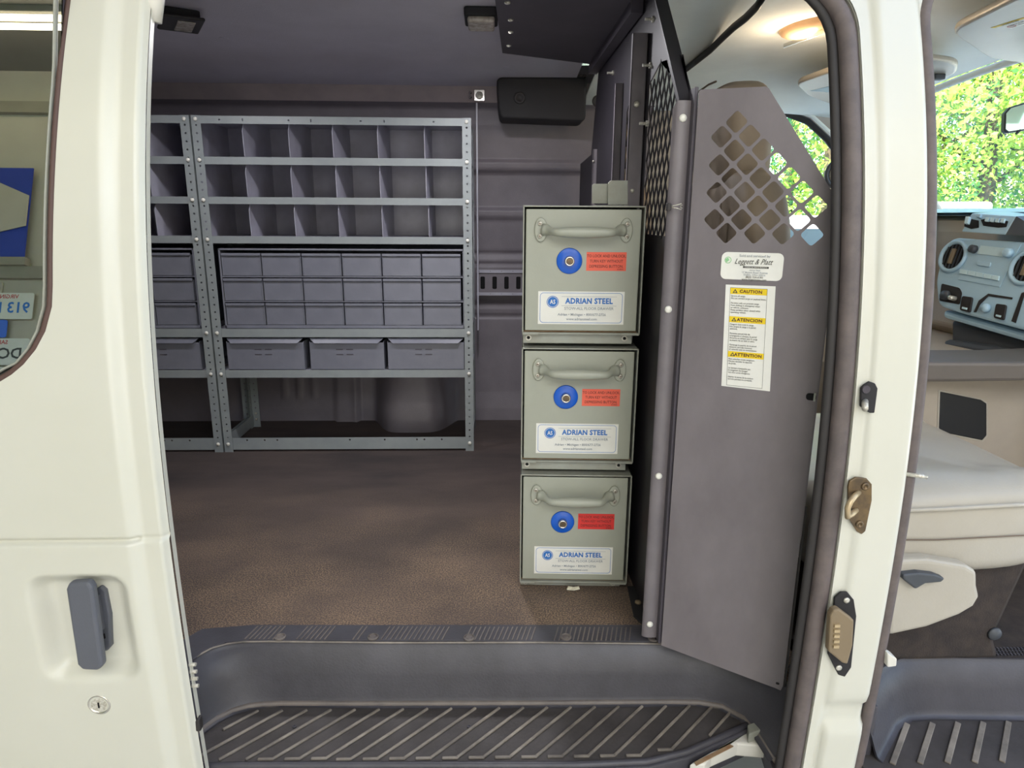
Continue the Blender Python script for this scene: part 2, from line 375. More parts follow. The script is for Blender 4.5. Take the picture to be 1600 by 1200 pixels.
# trees
def tree(x, y, h, r, mi, label, n=12000):
    t = thing('tree', (x, y, GZ), label, 'tree', 'trees beyond the windscreen')
    path = [(x, y, GZ), (x + .1, y, GZ + h * .3), (x - .1, y + .1, GZ + h * .62)]
    MB().tube(path, [.24, .17, .08], 8).build('trunk', M_trunk, t, smooth=True)
    m = MB()
    for k in range(7):
        a = k * 2.4; z0 = GZ + h * (.25 + .06 * k)
        m.tube([(x, y, z0), (x + math.cos(a) * r * .4, y + math.sin(a) * r * .4, z0 + h * .12), (x + math.cos(a) * r * .75, y + math.sin(a) * r * .75, z0 + h * .2)], [.07, .05, .02], 6)
    m.build('branches', M_trunk, t, smooth=True)
    lv = MB(); cl = []
    for k in range(46):
        a = rng.uniform(0, 6.283); q = rng.uniform(-.95, 1); s = math.sqrt(1 - q * q); rr = r * rng.uniform(.45, 1)
        cl.append((x + rr * s * math.cos(a), y + rr * s * math.sin(a), GZ + h * .52 + q * h * .5 * rng.uniform(.7, 1)))
    for k in range(n):
        c = rng.choice(cl); g = lambda s: rng.gauss(0, s)
        p = Vector((c[0] + g(.5), c[1] + g(.5), max(GZ + .05, c[2] + g(.45)))); sz = rng.uniform(.04, .085)
        u = Vector((g(1), g(1), g(1))).normalized(); w = u.cross(Vector((g(1), g(1), g(1)))).normalized()
        lv.v += [p - u * sz, p + w * sz * .5, p + u * sz, p - w * sz * .5]; b = len(lv.v) - 4; lv.f.append((b, b + 1, b + 2, b + 3))
    me = bpy.data.meshes.new('foliage'); off = root_loc(t); me.from_pydata([v - off for v in lv.v], [], lv.f); me.update()
    o = link_mesh(me, 'foliage', M_leaf[mi], t); o['kind'] = 'stuff'
TR = [(6.6, 13.5, 6.5, 2.2, 0, 'yellow-green tree behind the driver side window'), (9.2, 16.2, 8, 2.9, 1, 'mid-green tree right of the yellow-green one'),
      (11.2, 15.6, 8, 2.7, 0, 'pale yellow-green tree at the left edge of the windscreen view'), (13.8, 17.4, 9, 3.2, 2, 'dark blue-green tree behind the rear-view mirror'),
      (13.2, 14.6, 6, 2.2, 0, 'low bright tree under the rear-view mirror'), (15.8, 16.0, 8.5, 3.0, 1, 'mid-green tree furthest right in the windscreen'),
      (4.0, 16.5, 8, 3.0, 2, 'dark tree left of the driver side window'), (1.0, 15.0, 7.5, 3.0, 1, 'tree far left behind the van'), (19.5, 17.0, 9, 3.3, 0, 'tree beyond the right edge of the windscreen'), (9.0, 21.0, 11, 4.0, 2, 'tall dark tree in the back row'), (16.0, 22.0, 12, 4.5, 2, 'tallest dark tree in the back row on the right')]
for a in TR: tree(*a)
# hedge bank behind the trees so that no bare horizon shows
def car(x, y, rot, L, H, label, truck=False):
    t = thing('car', (x, y, GZ), label, 'car', 'parked white vehicles outside')
    xf = Matrix.Translation((x, y, GZ)) @ Matrix.Rotation(rot, 4, 'Z')
    w = .88
    body = [(-L / 2, .3), (-L / 2, .85), (-L / 2 + .1, .92), (L / 2 - .2, .88), (L / 2, .7), (L / 2, .3)]
    MB(xf).prism([(a, -w, b) for a, b in body], 2 * w, (0, 1, 0)).build('body', M_carw, t, bevel=.06, seg=3)
    cab = [(-L * (.12 if truck else .42), .9), (-L * (.10 if truck else .33), H), (L * .12, H), (L * .28, .9)]
    MB(xf).prism([(a, -w * .86, b) for a, b in cab], 2 * w * .86, (0, 1, 0)).build('cabin', M_carw, t, bevel=.06, seg=3)
    gl = [(cab[0][0] + .14, .95), (cab[1][0] + .08, H - .1), (L * .12 - .03, H - .1), (L * .28 - .16, .95)]
    for s in (-1, 1):
        MB(xf).prism([(a, s * w * .865, b) for a, b in gl], .01 * s, (0, 1, 0)).build('side_glass', M_carg, t)
    MB(xf).prism([(L * .28 - .02, -w * .75, .96), (L * .28 - .02, w * .75, .96), (L * .125 + .03, w * .7, H - .07), (L * .125 + .03, -w * .7, H - .07)], .02, (1, 0, .3)).build('windscreen', M_carg, t)
    c0_, c1_ = cab[0][0], cab[1][0]
    MB(xf).prism([(c0_ + .01, -w * .72, .97), (c0_ + .01, w * .72, .97), (c1_ - .015, w * .68, H - .1), (c1_ - .015, -w * .68, H - .1)], -.03, (1, 0, 0)).build('rear_glass', M_carg, t)
    for a in (-L * .32, L * .32):
        for s in (-1, 1):
            wh = MB(xf).lathe((a, s * (w - .2), .33), (0, s, 0), [(.33, 0), (.33, .2), (.2, .22), (.18, .19), (.02, .2)], 20).build('wheel', M_tyre, t, smooth=True)
    return t
car(7.05, 11.0, 1.25, 5.2, 1.72, 'white pickup truck seen over the left of the dashboard', True)
car(9.75, 11.2, 1.4, 4.4, 1.66, 'white car parked over the right of the dashboard')
car(3.3, 6.2, .12, 4.5, 1.48, 'white car parked outside the driver side window')

# ------------------------------------------------------------------ van shell
# cargo floor
fl = MB().prism([(-2.3, 1.0, 0), (-.62, 1.0, 0), (-.60, 1.09, 0), (-.575, 1.165, 0), (-.535, 1.2, 0), (-.48, 1.207, 0), (.40, 1.19, 0), (.47, 1.17, 0), (.53, 1.10, 0), (.55, 1.02, 0), (.62, 1.02, 0), (.62, 2.76, 0), (-2.3, 2.76, 0)], -.03).build('floor', M_floor); tag(fl, kind='structure')
flc = MB().prism([(.60, 1.10, 0), (.70, 1.10, 0), (.78, 1.128, 0), (.84, 1.13, 0), (1.84, 1.10, 0), (1.84, 2.76, 0), (.60, 2.76, 0)], -.03).build('floor_cab', M_carpet); tag(flc, kind='structure')
# body underside / chassis block so that nothing shows beneath the floor
ub = MB().box((-2.3, 1.25, -.3), (2.2, 2.7, -.05)).build('trim_3', M_blackm); tag(ub, kind='structure')

# far wall, a pressed sheet: crease steps and wheel box come from the pressed relief
_wz = [0, .05, .12, .30, .44, .70, 1.0, 1.16, 1.175, 1.235, 1.245, 1.31, 1.36]
_wy = [2.735, 2.738, 2.752, 2.765, 2.765, 2.745, 2.725, 2.705, 2.70, 2.70, 2.665, 2.600, 2.56]
def wallY(x, z):
    y = float(np.interp(z, _wz, _wy))
    if x > -.12 and z < 1.1:      # bay between shelving and drawers: pressed ledges
        e = ss(-.10, -.06, x)
        y -= e * .016 * (ss(1.005, 1.012, z) - ss(1.045, 1.05, z))
        y += e * .014 * (1 - ss(1.0, 1.010, z)) * ss(.865, .87, z)
        y -= e * .014 * (ss(.828, .834, z) - ss(.868, .872, z))
        for zc_, w_ in ((.695, .006), (.655, .006), (.485, .005), (.439, .005)):
            y += e * .012 * math.exp(-((z - zc_) / w_) ** 2)
        y -= e * .008 * (ss(.50, .505, z) - ss(.672, .677, z))
    if z < .45:   # wheel box and pressed ribs low down
        dx = (x + .312) / .165; dz = (z - .02) / .42
        q = abs(dx) ** 2.6 + max(0, dz) ** 3
        if q < 1.3: y -= .168 * (1 - ss(.0, 1.25, q))
        for xr in (-.86, -.80, -.74):
            y -= .012 * math.exp(-((x - xr) / .008) ** 2) * ss(.08, .12, z)
        y -= .018 * (ss(-.655, -.645, x) - ss(-.56, -.55, x)) + .012 * math.exp(-((x + .565) / .006) ** 2)
    if z > 1.17:
        y += .006 * math.exp(-((x + .655 - (1.31 - z) * .16) / .006) ** 2)
    y += .004 * math.sin(x * 3.1) * (1 if z > 1.29 else 0)
    return y
xs = list(np.arange(-2.3, .62, .012)); zs = list(np.arange(-.02, 1.36, .0085))
wf = MB().grid([[(x, wallY(x, z), z) for x in xs] for z in zs]).build('wall_far', M_wall, smooth=True, solid=-.004); tag(wf, kind='structure')
# cant rail along the roof edge in its taupe paint
MB().grid([[(x, wallY(x, z) - .003, z) for x in list(np.arange(-2.3, .60, .02))] for z in list(np.arange(1.247, 1.317, .012))]).build('cant_rail', M_cant, wf, smooth=True)
wr = MB().box((-2.34, .98, -.02), (-2.3, 2.76, 1.36)).build('wall_rear', M_wall); tag(wr, kind='structure')
# slotted reinforcement panel on far wall
tieb = plate('slotted_rail', [(-.055, .525), (.62, .525), (.62, .640), (-.055, .640)], [rrect(-.040 + i * .048, .555, -.022 + i * .048, .605, .005) for i in range(13)], .003, FRONT((0, 2.728, 0)), M_wall, wf)
MB().box((-.055, 2.731, .545), (.62, 2.7315, .615)).build('rail_backing', M_hole, wf)
for z in (.530, .620):
    plate('rail_strip', [(-.055, z), (.62, z), (.62, z + .012), (-.055, z + .012)], [circ(-.045 + i * .045, z + .006, .002, 6) for i in range(14)], .003, FRONT((0, 2.722, 0)), M_div, wf)
# ceiling of the cargo room
def ceilZ(x, y):
    t = (y - 1.85) / .8
    z = 1.345 - .05 * t * t - .05 * max(0, -t - .6) ** 1.2 * 3
    return z + .004 * math.sin(y * 9) * .3
ys = list(np.arange(1.06, 2.66, .05))
ce = MB().grid([[(x, y, ceilZ(x, y)) for x in np.arange(-2.3, .40, .1)] for y in ys]).build('ceiling', M_ceilc, smooth=True, solid=.004); tag(ce, kind='structure')
# a pressed bead where ceiling meets the wall
MB().tube([(x, 2.618 + .004 * math.sin(x * 3), 1.315 + .004 * math.sin(x * 2 + 1)) for x in np.arange(-2.3, .2, .08)], .006, 6).build('roof_seam', M_cant, ce, smooth=True)
for p in ((790, 102), (350, 66)):
    q = P(*p, Z=1.325); MB().lathe((q.x, q.y, ceilZ(q.x, q.y) - .0045), (0, 0, 1), [(.014, 0), (.014, .003)], 14).build('roof_plug', M_ceilc, ce)
# roof skin above everything keeps the daylight out
rs = MB().box((-2.4, 1.08, 1.37), (1.45, 2.8, 1.40)).build('roof', M_white); tag(rs, kind='structure')

# near body side: B pillar and header, outer skin
def pill_l(z):
    if z < 1.11: return .549
    r = .10; d = min(r, z - 1.11); return .549 - (r - math.sqrt(max(0, r * r - d * d)))
def pill_r(z):
    if z < 1.12: return .647
    r = .09; d = min(r, z - 1.12); return .647 + (r - math.sqrt(max(0, r * r - d * d)))
def skinY(x, z):
    y = prof(z)
    if .5 < x < .7 and z < 1.2:
        y += .006 * (1 - ss(.566, .578, x))          # recessed landing band beside the seal
        y += .016 * ss(.634, .648, x)
        y += .012 * ss(.05, .03, z) * ss(.56, .58, x) - .012 * ss(.0, -.02, z) * ss(.57, .58, x)
    return y
mb = MB()
zz = list(np.arange(-.34, 1.204, .012)) + [1.2095]
rows = []
for z in zz:
    a, b = pill_l(z), pill_r(z); rows.append([(a + (b - a) * i / 26, skinY(a + (b - a) * i / 26, z), z) for i in range(27)])
mb.grid(rows)
wn_ = mb.build('wall_near', M_white, smooth=True, solid=.004); tag(wn_, kind='structure')
# returns into both openings
MB().grid([[(pill_l(z), skinY(pill_l(z), z) + d, z) for d in (0, .02, .05, .08)] for z in zz]).build('pillar_return', M_white, wn_, smooth=True)
MB().grid([[(pill_r(z) + .002, skinY(pill_r(z), z) + d, z) for d in (0, .03, .08)] for z in zz]).build('pillar_return', M_white, wn_, smooth=True)
MB().box((.565, 1.06, -.3), (.63, 1.09, .85)).build('pillar_inner', M_trimb, wn_, bevel=.01)
# header above both doors
hz = list(np.arange(1.2095, 1.35, .02))
MB().grid([[(x, prof(z) + (.0 if z < 1.25 else (z - 1.25) * 1.5), z) for x in np.arange(-2.3, 2.2, .1)] for z in hz]).build('roof_header', M_white, wn_, smooth=True, solid=.004)
MB().box((-2.3, 1.13, 1.22), (1.5, 1.16, 1.36)).build('header_inner', M_black, wn_)
# rocker sill below the opening
MB().grid([[(x, .965 + (0 if z > -.2 else (-.2 - z) * .3), z) for x in np.arange(-2.3, 2.2, .1)] for z in np.arange(-.36, -.17, .02)]).build('rocker_sill', M_white, wn_, smooth=True, solid=.004)
MB().box((-2.3, .97, -.176), (2.2, 1.02, -.17)).build('sill_flange', M_blackm, wn_)
# rear part of body side, behind the closed door
MB().box((-2.3, 1.10, -.3), (-1.86, 1.12, 1.2)).build('rear_quarter', M_white, wn_)
# adhesive residue patch, dirt rub
c0 = PP(1412, 81, (0, prof(1.08) - .002, 1.08), (0, -1, .33))
rp = []
for k in range(26):
    a = 2 * math.pi * k / 26; q = max(abs(math.cos(a)), abs(math.sin(a))); rp.append((.0125 * math.cos(a) / q + rng.uniform(-.0009, .0009), .0165 * math.sin(a) / q + rng.uniform(-.0009, .0009)))
M_resid = mat('chalky_residue', (240, 238, 218), .9, var=(206, 200, 176), vs=170, bump=.8, bs=300)
pf = frame((c0.x, skinY(c0.x, c0.z) - .0015, c0.z), (1, 0, 0), (0, .34, 1))
tr_ = plate('adhesive_residue', rp, [], .001, pf, M_resid, wn_); tr_['label'] = 'chalky square of old adhesive'

# rubber weatherstrips
def arc_path(x0, sgn, zt, r, ztop, xend, inset):
    pts = [(x0, prof(z) + inset, z) for z in np.arange(-.16, zt, .04)]
    for k in range(9):
        a = math.pi / 2 * k / 8; z = zt + r * math.sin(a); pts.append((x0 + sgn * r * (1 - math.cos(a)), prof(z) + inset, z))
    x = x0 + sgn * r
    while (xend - x) * sgn > 0: x += sgn * .1; pts.append((x, prof(zt + r) + inset, zt + r))
    return pts
ws = MB().tube(arc_path(.5345, -1, 1.10, .10, 1.18, -1.2, .012), .0125, 12, squash=(1, 1.15)).build('trim_4', M_seal, smooth=True); tag(ws, kind='structure')
MB().tube(arc_path(.5165, -1, 1.095, .10, 1.18, -1.2, .020), .0062, 8, squash=(1, 1.5)).build('seal_lip', M_sealk, ws, smooth=True)
MB().tube([(p[0], p[1], p[2]) for p in arc_path(.5235, -1, 1.098, .10, 1.18, -1.2, .010)], .0012, 6).build('seal_bead', M_rib_and_highlight, ws, smooth=True)
ws2 = MB().tube(arc_path(.6555, 1, 1.12, .10, 1.19, 1.5, .016), .0085, 12, squash=(1, 1.1)).build('trim_5', M_seal, smooth=True); tag(ws2, kind='structure')
pin = P(1432, 742, Y=.955)
MB().tube([(pin.x - .014, pin.y + .01, pin.z - .002), (pin.x + .005, pin.y - .006, pin.z), (pin.x + .013, pin.y - .004, pin.z - .002)], .0035, 8).build('seal_clip', M_zinc, ws2, smooth=True)

# ------------------------------------------------------------------ step wells (plastic trays)
def stepwell(name, top, bot, zb, ribs=None, m=M_step):
    """top/bot: matching plan outlines (open polylines); lofted riser with rounded foot"""
    rows = []
    lev = [(0, 0.0, .004), (0.004, .001, 0), (.03, .25, 0), (.5, .6, 0), (.86, .93, 0), (.94, 1.02, 0), (.985, 1.13, 0), (1.0, 1.3, 0)]
    for f, t, up in lev:
        row = []
        for a, b in zip(top, bot):
            v = Vector(a).lerp(Vector(b), min(t, 1.0)); d = (Vector(b) - Vector(a)); ext = max(0, t - 1) * .045
            if d.length: v += d.normalized() * ext
            row.append((v.x, v.y, zb * f + up))
        rows.append(row)
    o = MB().grid(rows).build(name, m, smooth=True, solid=.003); tag(o, kind='structure'); return o
top = [(-.615, .99), (-.61, 1.04), (-.60, 1.09), (-.588, 1.13), (-.572, 1.165), (-.555, 1.187), (-.53, 1.20), (-.50, 1.206), (-.45, 1.206), (-.2, 1.196), (.1, 1.19), (.30, 1.182), (.38, 1.178), (.44, 1.17), (.49, 1.15), (.53, 1.11), (.548, 1.06), (.555, 1.0)]
bot = [(-.585, .99), (-.578, 1.03), (-.57, 1.065), (-.555, 1.10), (-.537, 1.13), (-.512, 1.153), (-.485, 1.165), (-.455, 1.170), (-.42, 1.171), (-.2, 1.165), (.1, 1.159), (.30, 1.157), (.37, 1.156), (.42, 1.153), (.465, 1.140), (.498, 1.105), (.510, 1.06), (.515, 1.0)]
ZB = -.115
sw = stepwell('trim_6', top, bot, ZB)
# tray, bounded in front by a raised lip that curves back on the right
front = [(-.60, 1.012), (-.45, 1.014), (-.1, 1.006), (.15, 1.0), (.28, 1.004), (.36, 1.025), (.43, 1.058), (.52, 1.10)]
tray = MB().prism([(x, y, ZB) for x, y in front] + [(.53, 1.18, ZB), (-.60, 1.19, ZB)], -.012).build('tread_tray', M_tray, sw)
MB().tube([(x, y, ZB + .001) for x, y in front], .0065, 8).build('tray_lip', M_step, sw, smooth=True)
MB().prism([(x, y, ZB) for x, y in front] + [(x, y - .012, ZB) for x, y in front[::-1]], -.06).build('tray_skirt', M_step, sw, bevel=.003)
# diagonal ribs
def yfront(x): return float(np.interp(x, [f[0] for f in front], [f[1] for f in front]))
k = 0
for i in range(24):
    xb = -.461 + i * .0478
    if xb > .50: break
    yb = 1.151 - .004 * i / 10
    dx, dy = -.128, -.126
    L = 1.0
    xe, ye = xb + dx * L, yb + dy * L
    # stop at lip / left side
    while ye < yfront(xe) + .012 or (xe < -.575 + max(0, (ye - 1.05)) * .35): L -= .02; xe, ye = xb + dx * L, yb + dy * L
    if i == 0: L *= .45; xe, ye = xb + dx * L, yb + dy * L
    if L < .1: continue
    u = Vector((dx, dy, 0)).normalized(); n = Vector((-u.y, u.x, 0)) * .0026
    a = Vector((xb, yb, ZB)); b = Vector((xe, ye, ZB))
    mb = MB().prism([a + n, a - n, b - n, b + n], .004)
    if i > 3 and L > .8:
        mb.prism([b + Vector((-.026, -.0025, 0)), b + Vector((.003, -.0025, 0)), b + Vector((.003, .003, 0)), b + Vector((-.026, .003, 0))], .004)
    o = mb.build('rib', M_rib_and_highlight, sw, bevel=.0012); 
for (x, y) in ((448 + 12, 1136), (733, 1136), (965, 1140)):
    q = P(x, y, Z=ZB); MB().lathe((q.x, q.y, ZB), (0, 0, 1), [(.004, 0), (.004, .002), (.0025, .002), (.0025, .001)], 12).build('mould_mark', M_step, sw)
# threshold strip with cross ribs and bolt rings
th = MB().prism([(-.605, 1.04, .001), (-.595, 1.10, .001), (-.565, 1.178, .001), (-.535, 1.203, .001), (-.49, 1.209, .001), (.335, 1.186, .001), (.335, 1.243, .001), (-.50, 1.262, .001), (-.60, 1.25, .001), (-.66, 1.15, .001), (-.68, 1.04, .001)], .005).build('threshold_strip', M_step, sw, bevel=.001)
mb = MB(); x = -.50
while x < .33:
    if all(abs(x - c) > .018 for c in (-.42, -.245, -.08, .10, .305)) and not (-.33 < x < -.29):
        y0 = 1.209 - (x + .49) * .0279; mb.prism([(x, y0 + .002, .006), (x + .0028, y0 + .002, .006), (x + .0028 + .012, y0 + .046, .006), (x + .012, y0 + .046, .006)], .0014)
    x += .0095
M_worn_highlight = mat('worn_and_highlight_plastic', (122, 114, 108), .5, var=(98, 92, 90), vs=12)  # worn ribs and rings; also the painted highlight at the riser foot
mb.build('cross_ribs', M_worn_highlight, sw, kind='stuff')
for x_, y_ in ((438, 996), (583, 996), (733, 997), (884, 996), (1021, 998)):
    q = P(x_, y_, Z=.006)
    MB().lathe((q.x, q.y, .006), (0, 0, 1), [(.0115, 0), (.0115, .0025), (.009, .0035), (.008, .001), (.0055, .001), (.0045, .002)], 20).build('bolt_ring', M_worn_highlight, sw, smooth=False)
MB().tube([(x, y - .003, ZB + .0035) for x, y in bot[1:]], .0065, 8).build('foot_highlight', M_worn_highlight, sw, smooth=True)  # pale bead paints the light caught by the rounded riser foot
MB().tube([(x, y + .0005, .003) for x, y in top[2:]], .0028, 6).build('top_highlight', M_rib_and_highlight, sw, smooth=True)  # lighter bead painted in as the highlight along the top edge
# cab step
top2 = [(.66, 1.02), (.70, 1.06), (.75, 1.10), (.80, 1.125), (.86, 1.128), (1.1, 1.115), (1.5, 1.11), (2.1, 1.10)]
bot2 = [(.69, .99), (.73, 1.03), (.77, 1.07), (.81, 1.092), (.86, 1.096), (1.1, 1.085), (1.5, 1.08), (2.1, 1.07)]
sw2 = stepwell('trim_7', top2, bot2, -.105)
MB().prism([(.66, .96, -.105), (2.1, .96, -.105), (2.1, 1.10, -.105), (.66, 1.12, -.105)], -.012).build('tread_tray', M_tray, sw2)
MB().box((.630, 1.0, -.3), (.69, 1.10, -.002)).build('well_end', M_step, sw2, bevel=.004)
for i in range(16):
    a = Vector((.80 + i * .05, 1.072, -.105)); b = a + Vector((-.085, -.095, 0)); n = Vector((.0035, -.0035, 0))
    MB().prism([a + n, a - n, b - n, b + n], .004).build('rib', M_rib_and_highlight, sw2, bevel=.0012)
mb = MB()
for i in range(110):
    x = .80 + i * .007
    for r in range(3): mb.box((x + .0035 * (r % 2), 1.131 + r * .009, .0), (x + .0035 * (r % 2) + .004, 1.137 + r * .009, .003))
mb.build('sill_knurling', M_step, sw2, kind='stuff')
# white bodywork corner showing past the tray, with rust line and grey tape end
cr_ = [P(x, y, Z=-.15) for x, y in ((1075, 1215), (1160, 1165), (1172, 1150), (1190, 1142), (1208, 1160), (1206, 1178), (1196, 1186), (1150, 1182), (1110, 1200), (1100, 1215))]
sc = MB().prism([(p.x, p.y, -.15) for p in cr_], .03).build('trim_8', M_plast, bevel=.004); tag(sc, kind='structure')
rr_ = [P(x, y, Z=-.1195) for x, y in ((1085, 1192), (1140, 1164), (1146, 1167), (1088, 1197))]
MB().prism([(p.x, p.y, -.1195) for p in rr_], .002).build('rust_line', M_rust, sc)
rr_ = [P(x, y, Z=-.10) for x, y in ((1168, 1132), (1188, 1125), (1190, 1140), (1170, 1147))]
MB().prism([(p.x, p.y, -.125) for p in rr_], .025).build('tape_end', M_boxd, sc, bevel=.002)
# dark well side on the right between tray and seal
MB().prism([(.505, .99, -.12), (.56, .99, -.12), (.56, 1.16, -.12), (.53, 1.16, -.12)], -.04).build('well_side', M_step, sc)

# ------------------------------------------------------------------ closed rear side door
XC, XE = -.541, -.498
xw0 = -1.22; hw = .600; zb_w = .592; r_w = .15      # window opening
def doorY(x, z):
    y = prof(z)
    y += .010 * ss(XC - .012, XC + .012, x)                   # crease near the edge
    y += .012 * ss(XE - .008, XE, x)
    y -= .004 * ss(.362, .352, z)                            # lower skin stands proud below the body line
    y += .008 * math.exp(-((z - .358) / .0035) ** 2) * (1 if x < XC + .004 else .4)
    # handle dish
    dx = abs(x + .637) - .045; dz = abs(z - .208) - .065
    d = math.hypot(max(dx, 0), max(dz, 0))
    y += .026 * (1 - ss(.004, .034, d))
    return y
door = thing('door_1', (-.5, .95, -.3), 'closed white rear side door with tinted window and grey handle', 'door'); door['kind'] = 'structure'
for k_ in ('label', 'category'): del door[k_]
xs = list(np.arange(-1.84, -.82, .06)) + list(np.arange(-.78, -.56, .005)) + list(np.arange(-.56, XE, .003)) + [XE]
zs = list(np.arange(-.34, .08, .03)) + list(np.arange(.09, .30, .005)) + list(np.arange(.30, .38, .0022)) + list(np.arange(.38, zb_w, .02)) + [zb_w]
MB().grid([[(x, doorY(x, z), z) for x in xs] for z in zs]).build('door_skin', M_white, door, smooth=True, solid=.003)
def xwin(z):
    if z >= zb_w + r_w: return xw0 + hw + (z - zb_w - r_w) * .05
    d = r_w - (z - zb_w); return xw0 + hw - r_w + math.sqrt(max(0, r_w * r_w - d * d))
zs2 = [zb_w + t for t in (0, .001, .004, .009, .016, .026, .04, .06, .085, .12, .15)] + list(np.arange(.775, 1.2, .03)) + [1.2]
rows = []
for z in zs2:
    a = xwin(z); n1 = [a + (XC - .02 - a) * i / 8 for i in range(9)]; n2 = [XC - .02 + (XE - XC + .02) * i / 16 for i in range(1, 17)]
    rows.append([(x, doorY(x, z), z) for x in n1 + n2])
MB().grid(rows).build('window_stile', M_white, door, smooth=True, solid=.003)
MB().grid([[(-1.84, doorY(-1.84, z), z), (2 * xw0 - xwin(z) + .0, doorY(-1.8, z), z)] for z in zs2]).build('window_stile', M_white, door, smooth=True, solid=.003)
MB().grid([[(XE + .001, prof(z) + .022 + d, z) for d in (0, .006, .012)] for z in list(np.arange(-.34, 1.2, .04))]).build('door_edge', M_white, door, smooth=True)
# gasket + glass
gp = [(xwin(z) - .004, prof(z) + .003, z) for z in zs2[::-1]] + [(x, prof(zb_w) + .003, zb_w + .001) for x in np.arange(xw0 + hw - r_w - .05, xw0 - hw + r_w, -.05)] + [(2 * xw0 - xwin(z) + .004, prof(z) + .003, z) for z in zs2]
MB().tube(gp, .0055, 8, squash=(1, .8)).build('window_gasket', M_gask, door, smooth=True)
MB().tube([(p[0] + (-.008 if p[0] > xw0 else .008), min(p[1], .965 + (p[2] - .6) * .2) - .001, p[2] + (.006 if p[2] < .62 else .0)) for p in gp], .004, 8, squash=(1, .5)).build('window_edge_trim', M_boxd, door, smooth=True)
gl = []
for z in zs2:
    a = xwin(z) - .004; b = 2 * xw0 - a; yy = .965 + (z - .6) * .2
    gl.append([(b, yy, z), (a, yy, z)])
MB().grid(gl).build('window_glass', M_privacy, door, solid=.003)
# handle: base escutcheon and long pull blade
q0 = [(158, 915), (166, 922), (173, 960), (174, 1010), (168, 1017), (150, 1018), (143, 925)]
hy = prof(.2) + .016
e = [P(x, y, Y=hy) for x, y in q0]
hb = MB().prism([(p.x, hy + .012, p.z) for p in e], -.014, (0, 1, 0)).build('handle_base', M_grip, door, bevel=.003)
for (x, y) in ((152, 940), (160, 994)):
    p = P(x, y, Y=hy - .003); MB().box((p.x - .004, hy - .004, p.z - .004), (p.x + .004, hy, p.z + .004)).build('screw_hole', M_hole, hb)
q1 = [(106, 912), (138, 910), (144, 920), (160, 1042), (152, 1049), (128, 1048), (120, 1040), (102, 922)]
e = [P(x, y, Y=.935) for x, y in q1]
dh = MB().prism([(p.x, .935, p.z) for p in e], .016, (0, 1, 0)).build('door_handle', M_grip, door, bevel=.005, seg=3)
MB().box((-.640, .945, .20), (-.615, .985, .26)).build('handle_stem', M_grip, dh)
# key lock
q = P(155, 1101, Y=prof(.065) - .004)
lk = MB().lathe((q.x, prof(q.z) - .001, q.z), (0, -1, 0), [(.0185, 0), (.0185, .003), (.016, .005), (.0145, .002), (.012, .0005)], 28).build('key_lock', M_chrome, door, smooth=True)
MB().lathe((q.x, prof(q.z) - .001, q.z), (0, -1, 0), [(.0125, 0), (.0125, .0042), (.0, .0044)], 24).build('lock_face', M_zinc, lk)
MB().box((q.x - .0012, prof(q.z) - .006, q.z - .005), (q.x + .0012, prof(q.z) - .0045, q.z + .005)).build('key_slot', M_hole, lk)
# contact pins on the door edge
for i, y in enumerate((1035, 1046, 1057, 1068)):
    p = P(283, y, Y=.99); MB().cyl((XE - .002, .984, p.z), (XE + .009, .984, p.z), .0032, 10).build('contact_pin', M_zinc, door)
p = P(300, 1130, Y=.985); MB().box((XE - .004, .978, p.z - .012), (XE + .006, .992, p.z + .012)).build('edge_bumper', M_sealk, door, bevel=.003)
# roller hinge at the top of the edge
mb = MB().tube([(XE - .006, 1.12, 1.19), (XE + .002, 1.12, 1.15), (XE - .002, 1.12, 1.118)], [.012, .014, .010], 10); mb.build('top_roller', M_plast, door, smooth=True)

# ------------------------------------------------------------------ hardware bolted on the pillar
def pfr(x, y, z=None):
    q = P(x, y, Y=.96); yy = prof(q.z) - .0005; q = P(x, y, Y=yy); return Vector((q.x, prof(q.z) - .0005, q.z))
def pixpoly(pts, yoff=0):
    out = []
    for x, y in pts:
        q = P(x, y, Y=.955); q = P(x, y, Y=prof(q.z) - .0005 - yoff); out.append(q)
    return out
e = pixpoly([(1348, 600), (1356, 595), (1365, 598), (1369, 606), (1364, 644), (1357, 644), (1342, 634), (1343, 605)])
cb = MB().prism([(p.x, p.y, p.z) for p in e], -.005, (0, 1, 0)).build('catch_bracket', M_blackm, wn_, bevel=.0015); cb['label'] = 'small black door catch bracket'
p = pfr(1337, 628); MB().cyl((p.x - .002, p.y - .030, p.z - .002), (p.x + .012, p.y - .004, p.z + .002), .0045, 12).build('catch_stud', M_zinc, cb, smooth=True)
p = pfr(1350, 607); MB().lathe((p.x, p.y - .004, p.z), (0, -1, 0), [(.006, 0), (.006, .003), (.003, .003)], 14).build('screw', M_black, cb)
e = pixpoly([(1325, 750), (1335, 744), (1352, 746), (1360, 755), (1360, 780), (1350, 828), (1344, 833), (1337, 829), (1324, 808), (1323, 760)])
st = MB().prism([(p.x, p.y, p.z) for p in e], -.005, (0, 1, 0)).build('striker_plate', M_bronze, wn_, bevel=.0015); st['label'] = 'tarnished brass-coloured latch striker'
pa = pfr(1340, 768); pb = pfr(1336, 796)
MB().tube([(pa.x, pa.y - .003, pa.z), (pa.x - .012, pa.y - .014, pa.z - .002), (pa.x - .022, pa.y - .022, pa.z - .007), (pa.x - .026, pa.y - .024, pa.z - .016), (pb.x - .023, pb.y - .022, pb.z - .002), (pb.x - .012, pb.y - .015, pb.z), (pb.x, pb.y - .003, pb.z)], .0044, 10).build('striker_loop', M_loop, st, smooth=True)
